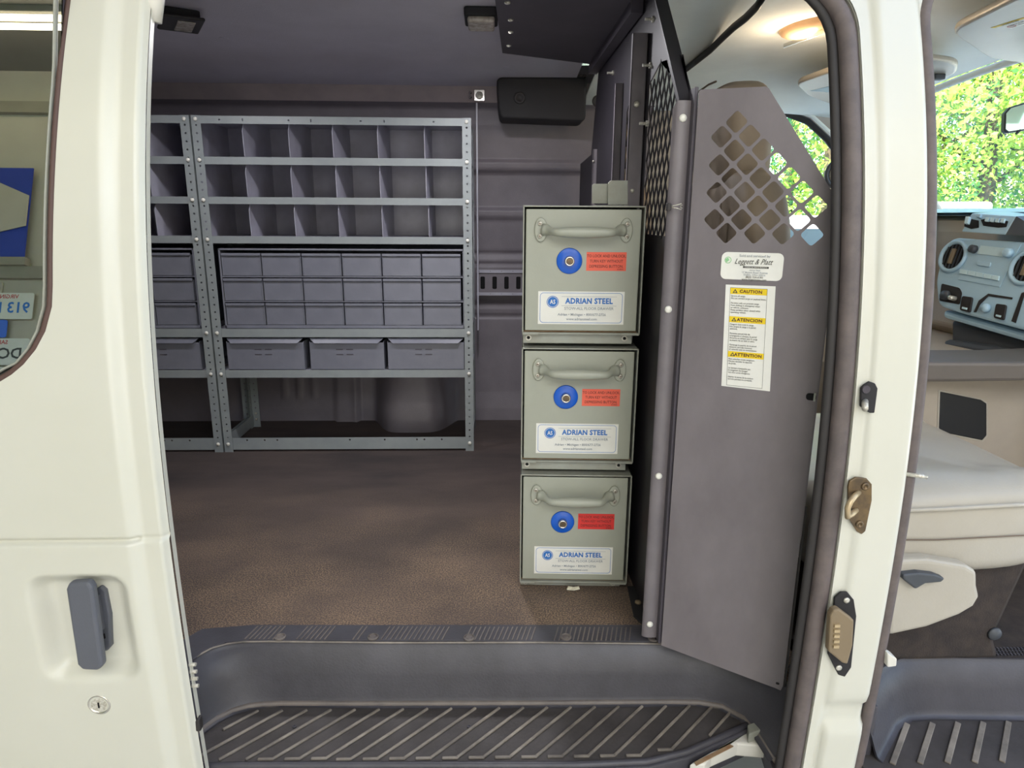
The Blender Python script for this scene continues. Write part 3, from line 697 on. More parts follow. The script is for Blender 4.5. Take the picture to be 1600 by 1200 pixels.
for (x, y) in ((1349, 758), (1340, 817)):
    p = pfr(x, y); MB().lathe((p.x, p.y - .004, p.z), (0, -1, 0), [(.0065, 0), (.006, .003), (.003, .004), (.0028, .002)], 16).build('screw', M_bronze, st, smooth=True)
e = pixpoly([(1302, 932), (1312, 923), (1322, 923), (1332, 935), (1336, 960), (1328, 1040), (1318, 1055), (1308, 1052), (1292, 1020), (1300, 960)])
cp = MB().prism([(p.x, p.y, p.z) for p in e], -.005, (0, 1, 0)).build('contact_plate', M_blackm, wn_, bevel=.0015); cp['label'] = 'black plate with tan electrical contact block'
e = pixpoly([(1296, 946), (1304, 944), (1328, 962), (1326, 1000), (1318, 1030), (1310, 1028), (1288, 1010), (1291, 955)], .005)
cbk = MB().prism([(p.x, p.y, p.z) for p in e], -.014, (0, 1, 0)).build('contact_block', M_brown, cp, bevel=.003)
for i in range(5):
    p = pfr(1307 - i * .4, 966 + i * 8); MB().box((p.x - .014, p.y - .022, p.z - .0024), (p.x - .005, p.y - .0185, p.z + .0024)).build('contact', M_loop, cp)
for (x, y) in ((1320, 935), (1308, 1040)):
    p = pfr(x, y); MB().lathe((p.x, p.y - .0045, p.z), (0, -1, 0), [(.005, 0), (.005, .002), (.002, .003)], 14).build('screw', M_zinc, cp, smooth=True)
p = P(1392, 1035, Y=.955); MB().prism([(p.x - .008, p.y, p.z + .018), (p.x + .010, p.y, p.z + .006), (p.x + .011, p.y, p.z - .008), (p.x - .004, p.y, p.z - .010)], .02, (0, 1, 0)).build('door_stop_tab', M_plast, wn_, bevel=.002)

# ------------------------------------------------------------------ shelving units
SX0, SX1 = -.968, -.062; SY = 2.35; SD = .305; SH = 1.152
LV = [(1.127, 1.151), (1.001, 1.025), (.875, .898), (.746, .770), (.424, .454), (.278, .306), (.008, .053)]
def hexa(x, y, r, n=8): return circ(x, y, r, n)
def make_shelving(x0, x1, label, cols, notch=True):
    t = thing('shelving_unit', ((x0 + x1) / 2, SY, 0), label, 'shelving', 'steel shelving units along the far wall')
    for xa, side in ((x0, 1), (x1, -1)):
        for yy, d in ((SY, 1), (SY + SD, -1)):
            # angle post: front flange with holes + side flange with holes
            xi = xa + side * .030
            o = plate('upright_post', [(min(xa, xi), 0), (max(xa, xi), 0), (max(xa, xi), SH), (min(xa, xi), SH)], [hexa((xa + xi) / 2, .03 + k * .0254, .0032) for k in range(44)], .002, FRONT((0, yy + (0 if d == 1 else -.002) - .001, 0)), M_shelf, t)
            fs = frame((xa - (0 if side < 0 else 0), yy, 0), (0, 1, 0), (0, 0, 1))
            ya, yb = sorted((0, .030 * d))
            plate('post_flange', [(ya, 0), (yb, 0), (yb, SH), (ya, SH)], [hexa((ya + yb) / 2, .03 + k * .0254, .0032) for k in range(44)], .002, frame((xa + (.002 if side > 0 else 0), yy, 0), (0, 1, 0), (0, 0, 1)), M_shelf, t)
    for li, (z0, z1) in enumerate(LV):
        ov = -.003 if li in (4,) else 0
        holes = []
        if li == 0:
            for q in (.045, .085) if False else []: pass
            for fx in (.072, .16, .335, .42, .61, .70, .89): holes.append(circ(x0 + .03 + fx * (x1 - x0 - .06), 1.139, .0035 if int(fx * 100) % 2 else .0022, 8, .0022 if int(fx * 100) % 2 else .005))
        if li == 6:
            for fx in (.09, .16, .21, .50, .64, .77, .80, .87): holes.append(circ(x0 + fx * (x1 - x0), .044, .0035, 8))
        xa = x0 + .0 if li == 0 else x0 + .002
        plate('shelf_rail', [(xa, z0), (x1 - .002, z0), (x1 - .002, z1), (xa, z1)], holes, .0015, FRONT((0, SY - .0016 if li in (0,) else SY + .0030, 0)), M_shelf, t)
        zt = z1 - .002 if li else 1.149
        if li < 6: MB().box((x0 + .003, SY + .005, zt - .0015), (x1 - .003, SY + SD - .004, zt)).build('shelf_board', M_div, t)
        if li < 6: MB().box((x0 + .003, SY + SD - .005, z0), (x1 - .003, SY + SD - .003, z1)).build('rear_lip', M_shelf, t)
        if li == 6:
            for xa_ in (x0 + .002, x1 - .0045): MB().box((xa_, SY + .004, z0), (xa_ + .0025, SY + SD - .004, z1)).build('base_rail', M_shelf, t)
    # side sheets and dividers of the three tray shelves
    for ti in range(3):
        zb = LV[ti + 1][1] - .002; zt = LV[ti][0] + (.020 if ti == 0 else .019)
        MB().box((x0 + .004, SY + SD - .008, zb), (x1 - .004, SY + SD - .006, zt)).build('back_panel', M_div, t)
        for xa_ in (x0 + .005, x1 - .0065): MB().box((xa_, SY + .006, zb), (xa_ + .0015, SY + SD - .008, zt)).build('side_panel', M_div, t)
        n = 6
        for k in range(1, n):
            xk = x0 + .004 + (x1 - x0 - .008) * (k / n) + cols[ti][k - 1]
            h = zt - zb
            MB().prism([(xk, SY + .010, zb), (xk, SY + .006, zb + h * .68), (xk, SY + .022, zb + h * .86), (xk, SY + .035, zt - .001), (xk, SY + SD - .008, zt - .001), (xk, SY + SD - .008, zb)], .0016, (1, 0, 0)).build('divider', M_div, t)
    # bolts
    for xa_ in (x0 + .015, x1 - .015):
        for z0, z1 in LV:
            MB().lathe((xa_, SY - .003, (z0 + z1) / 2 + .001), (0, -1, 0), [(.0066, 0), (.0064, .0025), (.004, .0042), (.0, .005)], 12).build('bolt', M_rivet, t, smooth=True)
    for z in (.036, .060): MB().lathe((x0 + .018, SY + SD - .012, z), (0, -1, 0), [(.005, 0), (.005, .003), (.002, .004)], 10).build('bolt', M_zinc, t, smooth=True)
    return t
shR = make_shelving(SX0, SX1, 'grey steel shelving unit in full view, right of the double upright', [[.004, .003, -.004, -.006, -.002], [.003, .002, .0, -.004, .0], [.004, .004, .002, -.002, .006]])
shL = make_shelving(-1.884, SX0 - .006, 'grey steel shelving unit partly hidden behind the closed side door', [[0, .002, -.003, .004, 0], [.004, 0, .003, .002, .002], [0, .004, 0, .003, .006]])
# tall strap beside the right unit with square bracket and wing bolt up on the rail
sb = thing('wall_bracket', (-.05, 2.62, 1.18), 'shiny square bracket and strap on the far wall above the shelving end', 'bracket')
MB().box((-.052, 2.650, .40), (-.046, 2.672, 1.245)).build('strap', M_div, sb)
q = P(749, 149, Y=2.612)
plate('bracket_plate', rrect(q.x - .018, q.z - .018, q.x + .018, q.z + .018, .002), [], .003, FRONT((0, 2.612, 0)), M_chrome, sb)
MB().lathe((q.x, 2.609, q.z), (0, -1, 0), [(.013, 0), (.013, .002), (.010, .004), (.007, .003), (.005, .006), (0, .007)], 18).build('bolt_head', M_zinc, sb, smooth=True)
for y in (145, 152):
    q2 = P(735, y, Y=2.612); MB().lathe((q2.x, 2.612, q2.z), (0, -1, 0), [(.006, 0), (.005, .004), (0, .006)], 10).build('small_bolt', M_chrome, sb, smooth=True)

# small drawer cabinets
def make_cabinet(x0, x1, label):
    z0, z1 = .4545, .729; y0 = 2.362
    t = thing('drawer_cabinet', ((x0 + x1) / 2, y0, z0), label, 'drawer cabinet', 'small drawer cabinets on the shelving')
    D = .27
    mb = MB(); mb.box((x0, y0, z0), (x0 + .006, y0 + D, z1)); mb.box((x1 - .006, y0, z0), (x1, y0 + D, z1)); mb.box((x0, y0, z1 - .006), (x1, y0 + D, z1)); mb.box((x0, y0, z0), (x1, y0 + D, z0 + .010)); mb.box((x0, y0 + D - .003, z0), (x1, y0 + D, z1))
    mb.build('carcass', M_bin, t, bevel=.001)
    cw = (x1 - x0 - .018) / 6; rh = (z1 - z0 - .018) / 3
    for k in range(1, 3): MB().box((x0 + .004, y0 + .0015, z0 + .010 + k * rh - .004), (x1 - .004, y0 + D, z0 + .010 + k * rh)).build('row_divider', M_bin, t)
    proto = None
    for r in range(3):
        for c in range(6):
            xa = x0 + .009 + c * cw; za = z0 + .011 + r * rh
            if proto is None:
                w_, h_ = cw - .004, rh - .009
                mb = MB(); X, Z = xa, za; yf = y0 + .003
                mb.box((X, yf, Z), (X + w_, yf + .002, Z + h_ - .011)); mb.prism([(X, yf, Z + h_ - .011), (X, yf - .006, Z + h_ - .008), (X, yf - .006, Z + h_), (X, yf + .003, Z + h_), (X, yf + .003, Z + h_ - .011)], w_, (1, 0, 0))
                mb.box((X, yf, Z), (X + .002, yf + D - .02, Z + h_ - .005)); mb.box((X + w_ - .002, yf, Z), (X + w_, yf + D - .02, Z + h_ - .005)); mb.box((X, yf, Z), (X + w_, yf + D - .02, Z + .002))
                mb.box((X + w_ - .0025, yf - .004, Z), (X + w_, yf, Z + h_ - .01)); mb.box((X, yf - .003, Z), (X + .002, yf, Z + h_ - .01))
                proto = mb.build('drawer', M_bin, t, bevel=.0012); PX, PZ = xa, za
            else:
                d = copy_part(proto, t, (xa - PX, rng.uniform(-.0035, .0005), za - PZ)); d.rotation_euler = (0, 0, 0)
    return t
make_cabinet(-.928, -.090, 'grey steel cabinet of eighteen small drawers in the fully visible shelving unit')
make_cabinet(-1.870, -1.010, 'grey steel cabinet of small drawers partly hidden by the side door')
# larger bins
def make_bin(x0, x1, label, tilt=0):
    z0, z1 = .3065, .420; y0 = 2.360; w_ = x1 - x0
    t = thing('parts_bin', ((x0 + x1) / 2, y0, z0), label, 'bin', 'large steel bins on the lower shelf')
    mb = MB(); mb.box((x0, y0, z0), (x1, y0 + .002, z1 - .016))
    mb.box((x0, y0, z0), (x0 + .002, y0 + .27, z1 - .012)); mb.box((x1 - .002, y0, z0), (x1, y0 + .27, z1 - .012)); mb.box((x0, y0, z0), (x1, y0 + .27, z0 + .002)); mb.box((x0, y0 + .268, z0), (x1, y0 + .27, z1 - .012))
    mb.build('bin_body', M_bin, t, bevel=.0012)
    hm = MB(); yf = y0
    hm.add([(x0 + .002, yf, z1 - .002), (x1 - .002, yf, z1 - .002), (x1 - .02, yf - .013, z1 - .017), (x0 + .02, yf - .013, z1 - .017), (x0 + .002, yf + .003, z1), (x1 - .002, yf + .003, z1), (x1 - .02, yf, z1 - .020), (x0 + .02, yf, z1 - .020)],
           [(0, 1, 2, 3), (0, 3, 7, 4), (1, 5, 6, 2), (2, 6, 7, 3), (0, 4, 5, 1), (4, 7, 6, 5)])
    hm.build('pull_lip', M_bin, t, bevel=.0008)
    cx = (x0 + x1) / 2 - .008
    for a in (-.018, .018):
        for b in (0, .018):
            MB().box((cx + a - .012, yf - .0014, .360 + b), (cx + a + .012, yf + .001, .3625 + b)).build('label_slot', M_black, t)
    return t
for nme, a in (('left of the three bins in the fully visible shelving', (-.930, -.660)), ('middle of the three bins in the fully visible shelving', (-.640, -.378)), ('right of the three bins in the fully visible shelving', (-.366, -.094))):
    make_bin(a[0], a[1], 'large grey steel bin, ' + nme)
for nme, a in (('next to the double upright', (-1.300, -1.022)), ('in the middle of the partly hidden shelving', (-1.585, -1.312)), ('at the rear end of the partly hidden shelving', (-1.868, -1.598))):
    make_bin(a[0], a[1], 'large grey steel bin ' + nme)

# ------------------------------------------------------------------ stacked floor drawers
def make_floor_drawer(z0, z1, label, red, w=.2485, strip=.022, dial=(0, 0)):
    """built in its own frame then turned 3 degrees about the front-left corner"""
    ox, oy = .0665, 1.404; ang = math.radians(-3.0)
    T = Matrix.Translation((ox, oy, 0)) @ Matrix.Rotation(ang, 4, 'Z')
    t = thing('floor_drawer', (ox, oy, z0), label, 'drawer box', 'stacked steel floor drawers')
    D = .42; zb = z0 + strip
    def L(): return MB(T)
    m = L(); m.box((.002, .012, z0), (w - .014, D, zb + .004)); m.build('base_channel', M_boxd, t, bevel=.0015)
    m = L(); th_ = .003
    m.box((0, 0, zb), (th_, D, z1)); m.box((w - th_, 0, zb), (w, .05, z1)); m.box((w - .014, .04, zb), (w - .011, D, z1)); m.box((0, 0, z1 - th_), (w, D, z1)); m.box((0, 0, zb), (w, D, zb + th_)); m.box((0, D - th_, zb), (w - .012, D, z1))
    m.build('casing', M_boxd, t, bevel=.0008)
    for a_, b_ in ((.001, .034), (w - .040, w - .002)): L().box((a_, -.003, zb - .001), (b_, .004, zb + .004)).build('casing_tab', M_boxd, t, bevel=.0006)
    L().box((.004, .010, zb + .0028), (w - .006, .014, zb + .006)).build('runner', M_rust, t)
    # drawer front
    fx0, fx1, fz0, fz1 = .006, w - .008, zb + .007, z1 - .007
    df = L().box((fx0, .003, fz0), (fx1, .009, fz1)).build('drawer_front', M_box, t, bevel=.002, seg=3)
    L().box((fx0 + .01, .008, fz0 + .01), (fx1 - .01, D - .02, fz1 - .02)).build('drawer_body', M_blackm, t)
    H = fz1 - fz0; fw = fx1 - fx0; cx = (fx0 + fx1) / 2
    hz_ = fz1 - H * .165
    # handle: two lobed ears and a swelling bar
    hx = .0885
    hb_ = None; pth = []; rad = []
    for k in range(29):
        u = k / 28; sg = 2 * u - 1; e = abs(sg)
        pth.append(T @ Vector((cx + sg * .080, .0010 - .030 * (1 - ss(.66, 1.0, e)), hz_ - .004 * (1 - ss(.7, 1, e)))))
        rad.append(.0070 + .0045 * max(0, 1 - (e / .8) ** 2) + .0065 * ss(.80, 1.0, e))
    hb_ = MB().tube(pth, rad, 16).build('handle', M_box, t, smooth=True)
    for sg in (-1, 1):
        pts = []
        for k in range(28):
            a = 2 * math.pi * k / 28; c_, s_ = math.cos(a), math.sin(a)
            pts.append((cx + sg * (hx - .001 + (.0125 if c_ * 1 > 0 else .0145) * c_), .003, hz_ + (.0245 * s_ if abs(s_) > .5 else .0245 * s_ * (1.0))))
        L().prism(pts, -.0055, (0, 1, 0)).build('handle_ear', M_box, hb_, bevel=.0025, seg=3)
    for s in (-1, 1):
        for dz in (-.0125, .0125):
            sc_ = L().lathe((cx + s * hx, -.0022, hz_ + dz), (0, -1, 0), [(.0052, 0), (.005, .0015), (.003, .0026), (0, .003)], 14).build('screw', M_zinc, t, smooth=True)
            L().box((cx + s * hx - .0026, -.0056, hz_ + dz - .0005), (cx + s * hx + .0026, -.0047, hz_ + dz + .0005)).box((cx + s * hx - .0005, -.0056, hz_ + dz - .0026), (cx + s * hx + .0005, -.0047, hz_ + dz + .0026)).build('cross_slot', M_bronze, sc_)
    # lock: shallow blue dish with key cylinder
    lz = fz0 + H * (.585 + dial[1]); lx = fx0 + fw * (.385 + dial[0])
    dl = L().lathe((lx, .003, lz), (0, -1, 0), [(.0265, 0), (.0265, .002), (.025, .003), (.012, .0045), (.010, .0045)], 36).build('lock_bezel', M_blue, t, smooth=True)
    lc = L().lathe((lx, -.0008, lz), (0, -1, 0), [(.0105, 0), (.0100, .010), (.0075, .012), (.0072, .010)], 24).build('lock_cylinder', M_chrome, t, smooth=True)
    L().lathe((lx, -.0095, lz), (0, -1, 0), [(.0068, 0), (.0066, .002), (0, .002)], 18).build('key_plug', M_bronze, lc)
    # red instruction sticker
    fm = T @ FRONT((0, .003, 0))
    rx, rz = fx0 + fw * .71, fz0 + H * .580
    plate('red_sticker', [(rx - .041, rz - .0185), (rx + .041, rz - .0185), (rx + .041, rz + .0195), (rx - .041, rz + .0195)], [], .0004, T @ FRONT((0, .0026, 0)), red, t)
    for i, s in enumerate(('TO LOCK AND UNLOCK,', 'TURN KEY WITHOUT', 'DEPRESSING BUTTON.')):
        text('instruction_text', s, .0084, fm @ Matrix.Translation((rx, rz + .0115 - i * .0105, .0005)), M_ink, t, .0, sx=.83)
    text('instruction_text', '30-00075', .0034, fm @ Matrix.Translation((rx + .029, rz - .0152, .0005)), M_ink, t)
    # white maker label
    wx, wz = fx0 + fw * .50, fz0 + H * .195
    hw_, hh = .090, .0345
    plate('maker_label', [(wx - hw_, wz - hh), (wx + hw_, wz - hh), (wx + hw_, wz + hh), (wx - hw_, wz + hh)], [], .0004, T @ FRONT((0, .0026, 0)), M_stw, t)
    plate('label_border', rrect(wx - hw_ + .004, wz - hh + .003, wx + hw_ - .004, wz + hh - .003, .007), [rrect(wx - hw_ + .0048, wz - hh + .0038, wx + hw_ - .0048, wz + hh - .0038, .0063)], .0003, T @ FRONT((0, .0022, 0)), M_inkb, t)
    def W(x, z): return fm @ Matrix.Translation((wx + x, wz + z, .0008))
    plate('emblem_ring', circ(wx - .0595, wz + .0125, .0125, 28), [circ(wx - .0595, wz + .0125, .0112, 28)], .0003, T @ FRONT((0, .0021, 0)), M_inkb, t)
    plate('emblem_disc', circ(wx - .0595, wz + .0125, .0102, 28), [], .0003, T @ FRONT((0, .0021, 0)), M_inkb, t)
    text('emblem_letters', 'AS', .0125, W(-.0595, .0122) , M_stw, t, .015, sx=.8, lift=.0003)
    plate('label_rule', [(wx - .041, wz + .0235), (wx + .074, wz + .0235), (wx + .074, wz + .0240), (wx - .041, wz + .0240)], [], .0002, T @ FRONT((0, .0021, 0)), M_inkg, t)
    plate('label_rule', [(wx - .041, wz + .0045), (wx + .074, wz + .0045), (wx + .074, wz + .0050), (wx - .041, wz + .0050)], [], .0002, T @ FRONT((0, .0021, 0)), M_inkg, t)
    text('maker_name', 'ADRIAN STEEL', .0160, W(.0165, .0142), M_inkb, t, .035, sx=.90, space=1.05)
    text('product_name', 'STOW-ALL FLOOR DRAWER', .0082, W(.0165, -.0012), M_inkg, t, .006, sx=.98)
    text('address', 'Adrian \u2022 Michigan \u2022 800/677-2726', .0074, W(.002, -.0140), M_inkg, t, .01, sx=1.0)
    text('web_address', 'www.adriansteel.com', .0074, W(.002, -.0235), M_inkg, t, .01, sx=1.0)
    # bolts on the base channel
    for xx in (.014, w - .030):
        L().lathe((xx, .013, z0 + strip * .55), (0, -1, 0), [(.0060, 0), (.0060, .002), (.0042, .002), (.0040, .0005)], 16).build('channel_bolt', M_zinc, t)
        L().lathe((xx, .0115, z0 + strip * .55), (0, -1, 0), [(.0032, 0), (.003, .0006)], 10).build('bolt_recess', M_hole, t)
    return t
make_floor_drawer(.577, .862, 'grey-green steel floor drawer box on top of the stack of three', M_str)
make_floor_drawer(.290, .569, 'grey-green steel floor drawer box in the middle of the stack', M_str)
make_floor_drawer(.0005, .282, 'grey-green steel floor drawer box standing on the floor with deeper red sticker', M_str2, strip=.014, dial=(0, -.01))
# little scuffs: chipped filler on the lowest box, blue ink mark on the top box
o = MB().prism([(.175, 1.3855, .004), (.192, 1.3845, .003), (.205, 1.384, .006), (.203, 1.384, .012), (.19, 1.3845, .010), (.178, 1.3855, .012)], .004, (0, 1, 0)).build('putty_chip', M_resid); tag(o, 'small cream putty chip stuck on the front foot of the lowest drawer', 'putty')

# ------------------------------------------------------------------ bulkhead partition (X about .335)
PXX = .336
pt = thing('partition', (PXX, 1.9, 0), 'black steel bulkhead with expanded mesh windows between cargo and cab', 'partition')
yzf = frame((PXX, 0, 0), (0, 1, 0), (0, 0, 1))   # local x=Y world, y=Z world, z=+X
win1 = [(1.262, .805), (1.515, .805), (1.515, 1.11), (1.42, 1.135), (1.262, 1.115)]
win2 = [(1.60, .805), (1.745, .805), (1.745, 1.09), (1.68, 1.125), (1.60, 1.14)]
plate('bulkhead_sheet', [(1.19, 0.0), (1.19, 1.03), (1.415, 1.25), (1.60, 1.30), (2.22, 1.30), (2.33, 1.04), (2.60, 1.03), (2.60, 0.0)], [win1, win2], .002, yzf, M_bulk, pt)
def mesh_panel(win, name):
    mb = MB(); ys_ = [p[0] for p in win]; y0, y1 = min(ys_), max(ys_); z0 = .80; cw, ch = .0345, .026
    def inside(y, z):
        zt = np.interp(y, sorted([p[0] for p in win if p[1] > .9]), [q[1] for q in sorted([p for p in win if p[1] > .9])]); return z < zt + .006
    r = 0; z = z0
    while z < 1.15:
        c = y0 - cw
        while c < y1 + cw:
            y = c + (cw / 2 if r % 2 else 0)
            for s in (-1, 1):
                a = (y, z); b = (y + s * cw / 2, z + ch / 2 + ch / 2)
                if y0 <= a[0] <= y1 and y0 <= b[0] <= y1 and inside(b[0], b[1]):
                    mb.prism([(PXX - .003, a[0] - .0016, a[1]), (PXX + .001, a[0] + .0016, a[1]), (PXX + .001, b[0] + .0016, b[1]), (PXX - .003, b[0] - .0016, b[1])], .0016, (0, 0, 1))
                    mb.prism([(PXX - .002, a[0] - .0012, a[1]), (PXX - .002, a[0] + .0012, a[1]), (PXX - .002, b[0] + .0012, b[1]), (PXX - .002, b[0] - .0012, b[1])], .0025, (1, 0, 0))
            c += cw
        z += ch; r += 1
    return mb.build(name, M_bulk, pt)
mesh_panel(win1, 'expanded_mesh'); mesh_panel(win2, 'expanded_mesh')
# posts (angle sections)
def post(y, xa, xb, z0, z1, m=M_post, name='post'):
    mb = MB(); mb.box((xa, y, z0), (xb, y + .0025, z1)); mb.box((xb - .0025, y, z0), (xb, y + .03, z1)); mb.box((xa, y, z0), (xa + .0025, y + .012, z1))
    return mb.build(name, m, pt, bevel=.0006)
pA = post(1.535, .300, .333, 0, 1.215); pB = post(1.80, .314, .3345, 0, 1.165); pC = post(2.20, .322, .3355, 0, 1.045)
for (z, y, x) in ((1.075, 1.53, .314),): MB().lathe((x, y + .004, z), (0, -1, 0), [(.0065, 0), (.0065, .004), (.004, .0055), (0, .006)], 14).build('bolt', M_zinc, pt, smooth=True)
q = P(988, 298, Y=1.534); MB().lathe((q.x, 1.535, q.z), (0, -1, 0), [(.005, 0), (.004, .003)], 12).build('bolt', M_zinc, pt, smooth=True)
q = P(927, 252, Y=2.2); MB().lathe((q.x, 2.2, q.z), (0, -1, 0), [(.004, 0), (.003, .003)], 10).build('bolt', M_zinc, pt, smooth=True)
for (x, y) in ((1014, 30), (1010, 102), (1005, 193), (953, 114)):
    q = P(x, y, X=PXX - .012); MB().cyl((PXX - .001, q.y, q.z), (PXX - .020, q.y, q.z), .003, 8).cyl((PXX - .001, q.y, q.z), (PXX - .006, q.y, q.z), .0065, 6).build('bolt', M_zinc, pt, smooth=False)
# leading frame: flange following the roof side, then vertical hinge post
mb = MB()
fp = [(1.188, 1.03), (1.30, 1.14), (1.415, 1.25), (1.46, 1.262)]
for i in range(len(fp) - 1):
    (ya, za), (yb, zb_) = fp[i], fp[i + 1]
    mb.prism([(PXX + .002, ya, za), (PXX - .022, ya, za), (PXX - .022, yb, zb_), (PXX + .002, yb, zb_)], .004, (0, .7, -.7))
mb.build('top_flange', M_bulk, pt)
mb = MB()
for i in range(len(fp) - 1):
    (ya, za), (yb, zb_) = fp[i], fp[i + 1]
    mb.prism([(PXX - .003, ya, za), (PXX - .003, yb, zb_), (PXX - .003, yb + .03, zb_ - .045), (PXX - .003, ya + .03, za - .045)], .0025, (1, 0, 0))
mb.build('edge_band', M_bulk, pt)
# hinge post: rounded channel
hp = []
for k in range(13):
    u = k / 12; a = math.pi * (.04 + .62 * u); hp.append((.3195 - .0165 * math.cos(a) if u < 1 else .334, 1.185 - .010 * math.sin(a)))
rows = [[(x, y + (0 if z > .0 else 0), z) for x, y in hp] for z in (.022, .3, .6, .9, 1.015, 1.027)]
rows[-1] = [(x if i > 3 else .309 + i * .001, y, z) for i, ((x, y)) in enumerate(hp) for z in (1.027,)]
MB().grid(rows).build('hinge_post', M_post, pt, smooth=True, solid=.002)
MB().box((.331, 1.158, .02), (.337, 1.19, 1.045)).build('hinge_leaf', M_black, pt, bevel=.001)
for (x, y) in ((1068, 184), (1045, 484), (1030, 745), (1016, 977)):
    q = P(x, y, Y=1.172); MB().lathe((q.x, 1.177, q.z), (0, -1, 0), [(.0068, 0), (.0062, .003), (.004, .0048), (0, .0055)], 16).build('rivet', M_rivet, pt, smooth=True)
MB().prism([(.322, 1.245, .0005), (.338, 1.22, .0005), (.345, 1.26, .0005), (.345, 1.40, .0005), (.318, 1.40, .0005), (.308, 1.28, .0005)], .004).build('foot_flange', M_blackm, pt, bevel=.001)
q = P(997, 941, Z=.006); MB().lathe((q.x, q.y, .0045), (0, 0, 1), [(.0075, 0), (.007, .004), (0, .005)], 12).build('foot_bolt', M_brown, pt, smooth=True)
# bracket tabs between box and post
e1 = [P(x, y, Y=1.50) for x, y in ((925, 318), (925, 290), (928, 287), (950, 287), (950, 318))]
t_ = thing('mounting_bracket', (.25, 1.5, .863), 'pale grey two-tab bracket standing behind the top floor drawer', 'bracket')
MB().prism([(p.x, 1.50, p.z) for p in e1], .002, (0, 1, 0)).build('tab', M_boxd, t_, bevel=.0008)
e1 = [P(x, y, Y=1.485) for x, y in ((950, 320), (950, 286), (954, 282), (981, 282), (981, 320))]
MB().prism([(p.x, 1.485, p.z) for p in e1], .002, (0, 1, 0)).build('tab', M_boxd, t_, bevel=.0008)
MB().box((e1[0].x - .03, 1.485, .8625), (e1[-1].x, 1.54, .8645)).build('foot', M_boxd, t_)
# binder clip
q = P(1051, 323, Y=1.178)
bc = thing('binder_clip', (q.x, 1.178, q.z), 'small black binder clip with wire arms on the hinge post', 'clip')
MB().prism([(q.x - .012, 1.166, q.z - .007), (q.x - .012, 1.166, q.z + .006), (q.x - .005, 1.166, q.z + .005), (q.x - .005, 1.166, q.z - .006)], .012, (0, 1, 0)).build('jaw', M_sealk, bc, bevel=.001)
for s in (-1, 1):
    MB().tube([(q.x - .005, 1.165, q.z + s * .001), (q.x + .005, 1.164, q.z + s * .003), (q.x + .011, 1.164, q.z + s * .005), (q.x + .013, 1.164, q.z + s * .0025), (q.x + .009, 1.164, q.z + s * .001)], .0009, 6).build('wire_arm', M_zinc, bc, smooth=True)
# overhead filler panel
op = thing('overhead_panel', (.19, 1.9, 1.29), 'flat black steel filler panel screwed under the cargo roof beside the bulkhead', 'panel')
e1 = [P(x, y, Z=1.296) for x, y in ((768, -40), (785, 83), (952, 102))]
MB().prism([(e1[0].x, e1[0].y, 1.296), (e1[1].x, e1[1].y, 1.296), (PXX - .003, e1[2].y, 1.296), (PXX - .003, 1.30, 1.296), (e1[0].x, 1.30, 1.296)], .003).build('sheet', M_black, op)
MB().box((PXX - .03, 1.6, 1.27), (PXX - .004, 2.25, 1.296)).build('lip', M_black, op)
for (x, y) in ((793, 5), (798, 32), (798, 51), (795, 72)):
    q = P(x, y, Z=1.294); MB().lathe((q.x, q.y, 1.296), (0, 0, -1), [(.007, 0), (.006, .003), (0, .005)], 10).build('screw', M_zinc, op, smooth=True)
# black moulded bin on the far wall
fb = thing('wall_bin', (.2, 2.62, 1.17), 'black moulded foam-topped bin fixed high on the far wall', 'bin')
e1 = rpoly([(.022, 1.305), (.335, 1.31), (.335, 1.165), (.038, 1.172), (.030, 1.20)], .02, 4)
MB().prism([(x, 2.50, z) for x, z in e1], .14, (0, 1, 0)).build('shell', M_blackm, fb, bevel=.008, seg=3, smooth=False)
M_foam = mat('dusty_foam', (86, 78, 78), .95, var=(50, 46, 48), vs=160, bump=.8)
MB().prism([(.040, 2.512, 1.3055), (.335, 2.512, 1.3105), (.335, 2.63, 1.3105), (.040, 2.63, 1.3055)], .010).build('foam_top', M_foam, fb, bevel=.004)
for (x, y) in ((812, 153), (934, 158)):
    q = P(x, y, Y=2.497); MB().lathe((q.x, 2.4985, q.z), (0, -1, 0), [(.020, 0), (.019, .004), (.012, .004), (.010, .001)], 20).build('moulded_boss', M_sealk, fb, smooth=True)

# ------------------------------------------------------------------ wing panel beside the door opening
p0 = Vector((.335, 1.15, 0)); uw = Vector((.205, -.10, 0)).normalized(); nw = (.10, .205, 0)
wx_ = frame(p0, uw, (0, 0, 1))
wg = thing('wing_panel', (.44, 1.10, 0), 'grey-brown sheet steel wing beside the door opening with diamond holes and stickers', 'panel')
holes = []
HC = [(.0620, .9875), (.0405, .966), (.0620, .9445), (.0835, .966), (.105, .9445), (.0402, .923), (.0835, .923), (.0615, .9015), (.105, .9015), (.1265, .923), (.1478, .901), (.0395, .880), (.083, .880), (.0615, .8585), (.1262, .880), (.1045, .8585), (.1475, .8585), (.169, .8795), (.191, .8578), (.039, .8372), (.082, .8372), (.0600, .8155), (.1253, .8372), (.1042, .8155), (.1685, .8368), (.1472, .8155), (.190, .8145)]
for (u, v) in HC: holes.append(rpoly([(u, v + .0183), (u + .0180, v), (u, v - .0183), (u - .0180, v)], .0058, 4))
out = [(0, .022), (0, 1.036), (.003, 1.039), (.101, 1.037), (.106, 1.034), (.2245, .861), (.2255, .857), (.2255, .002), (.2225, -.008), (.214, -.006)]
sh_ = plate('sheet', out, holes, .002, wx_ , M_wing, wg)
MB(wx_).box((.2245, .30, -.014), (.2265, .86, .0)).build('folded_edge', M_wing, wg)
MB(wx_).box((.2262, .0, -.004), (.2300, .36, -.003)).build('gap_shadow_strip', M_sealk, wg)
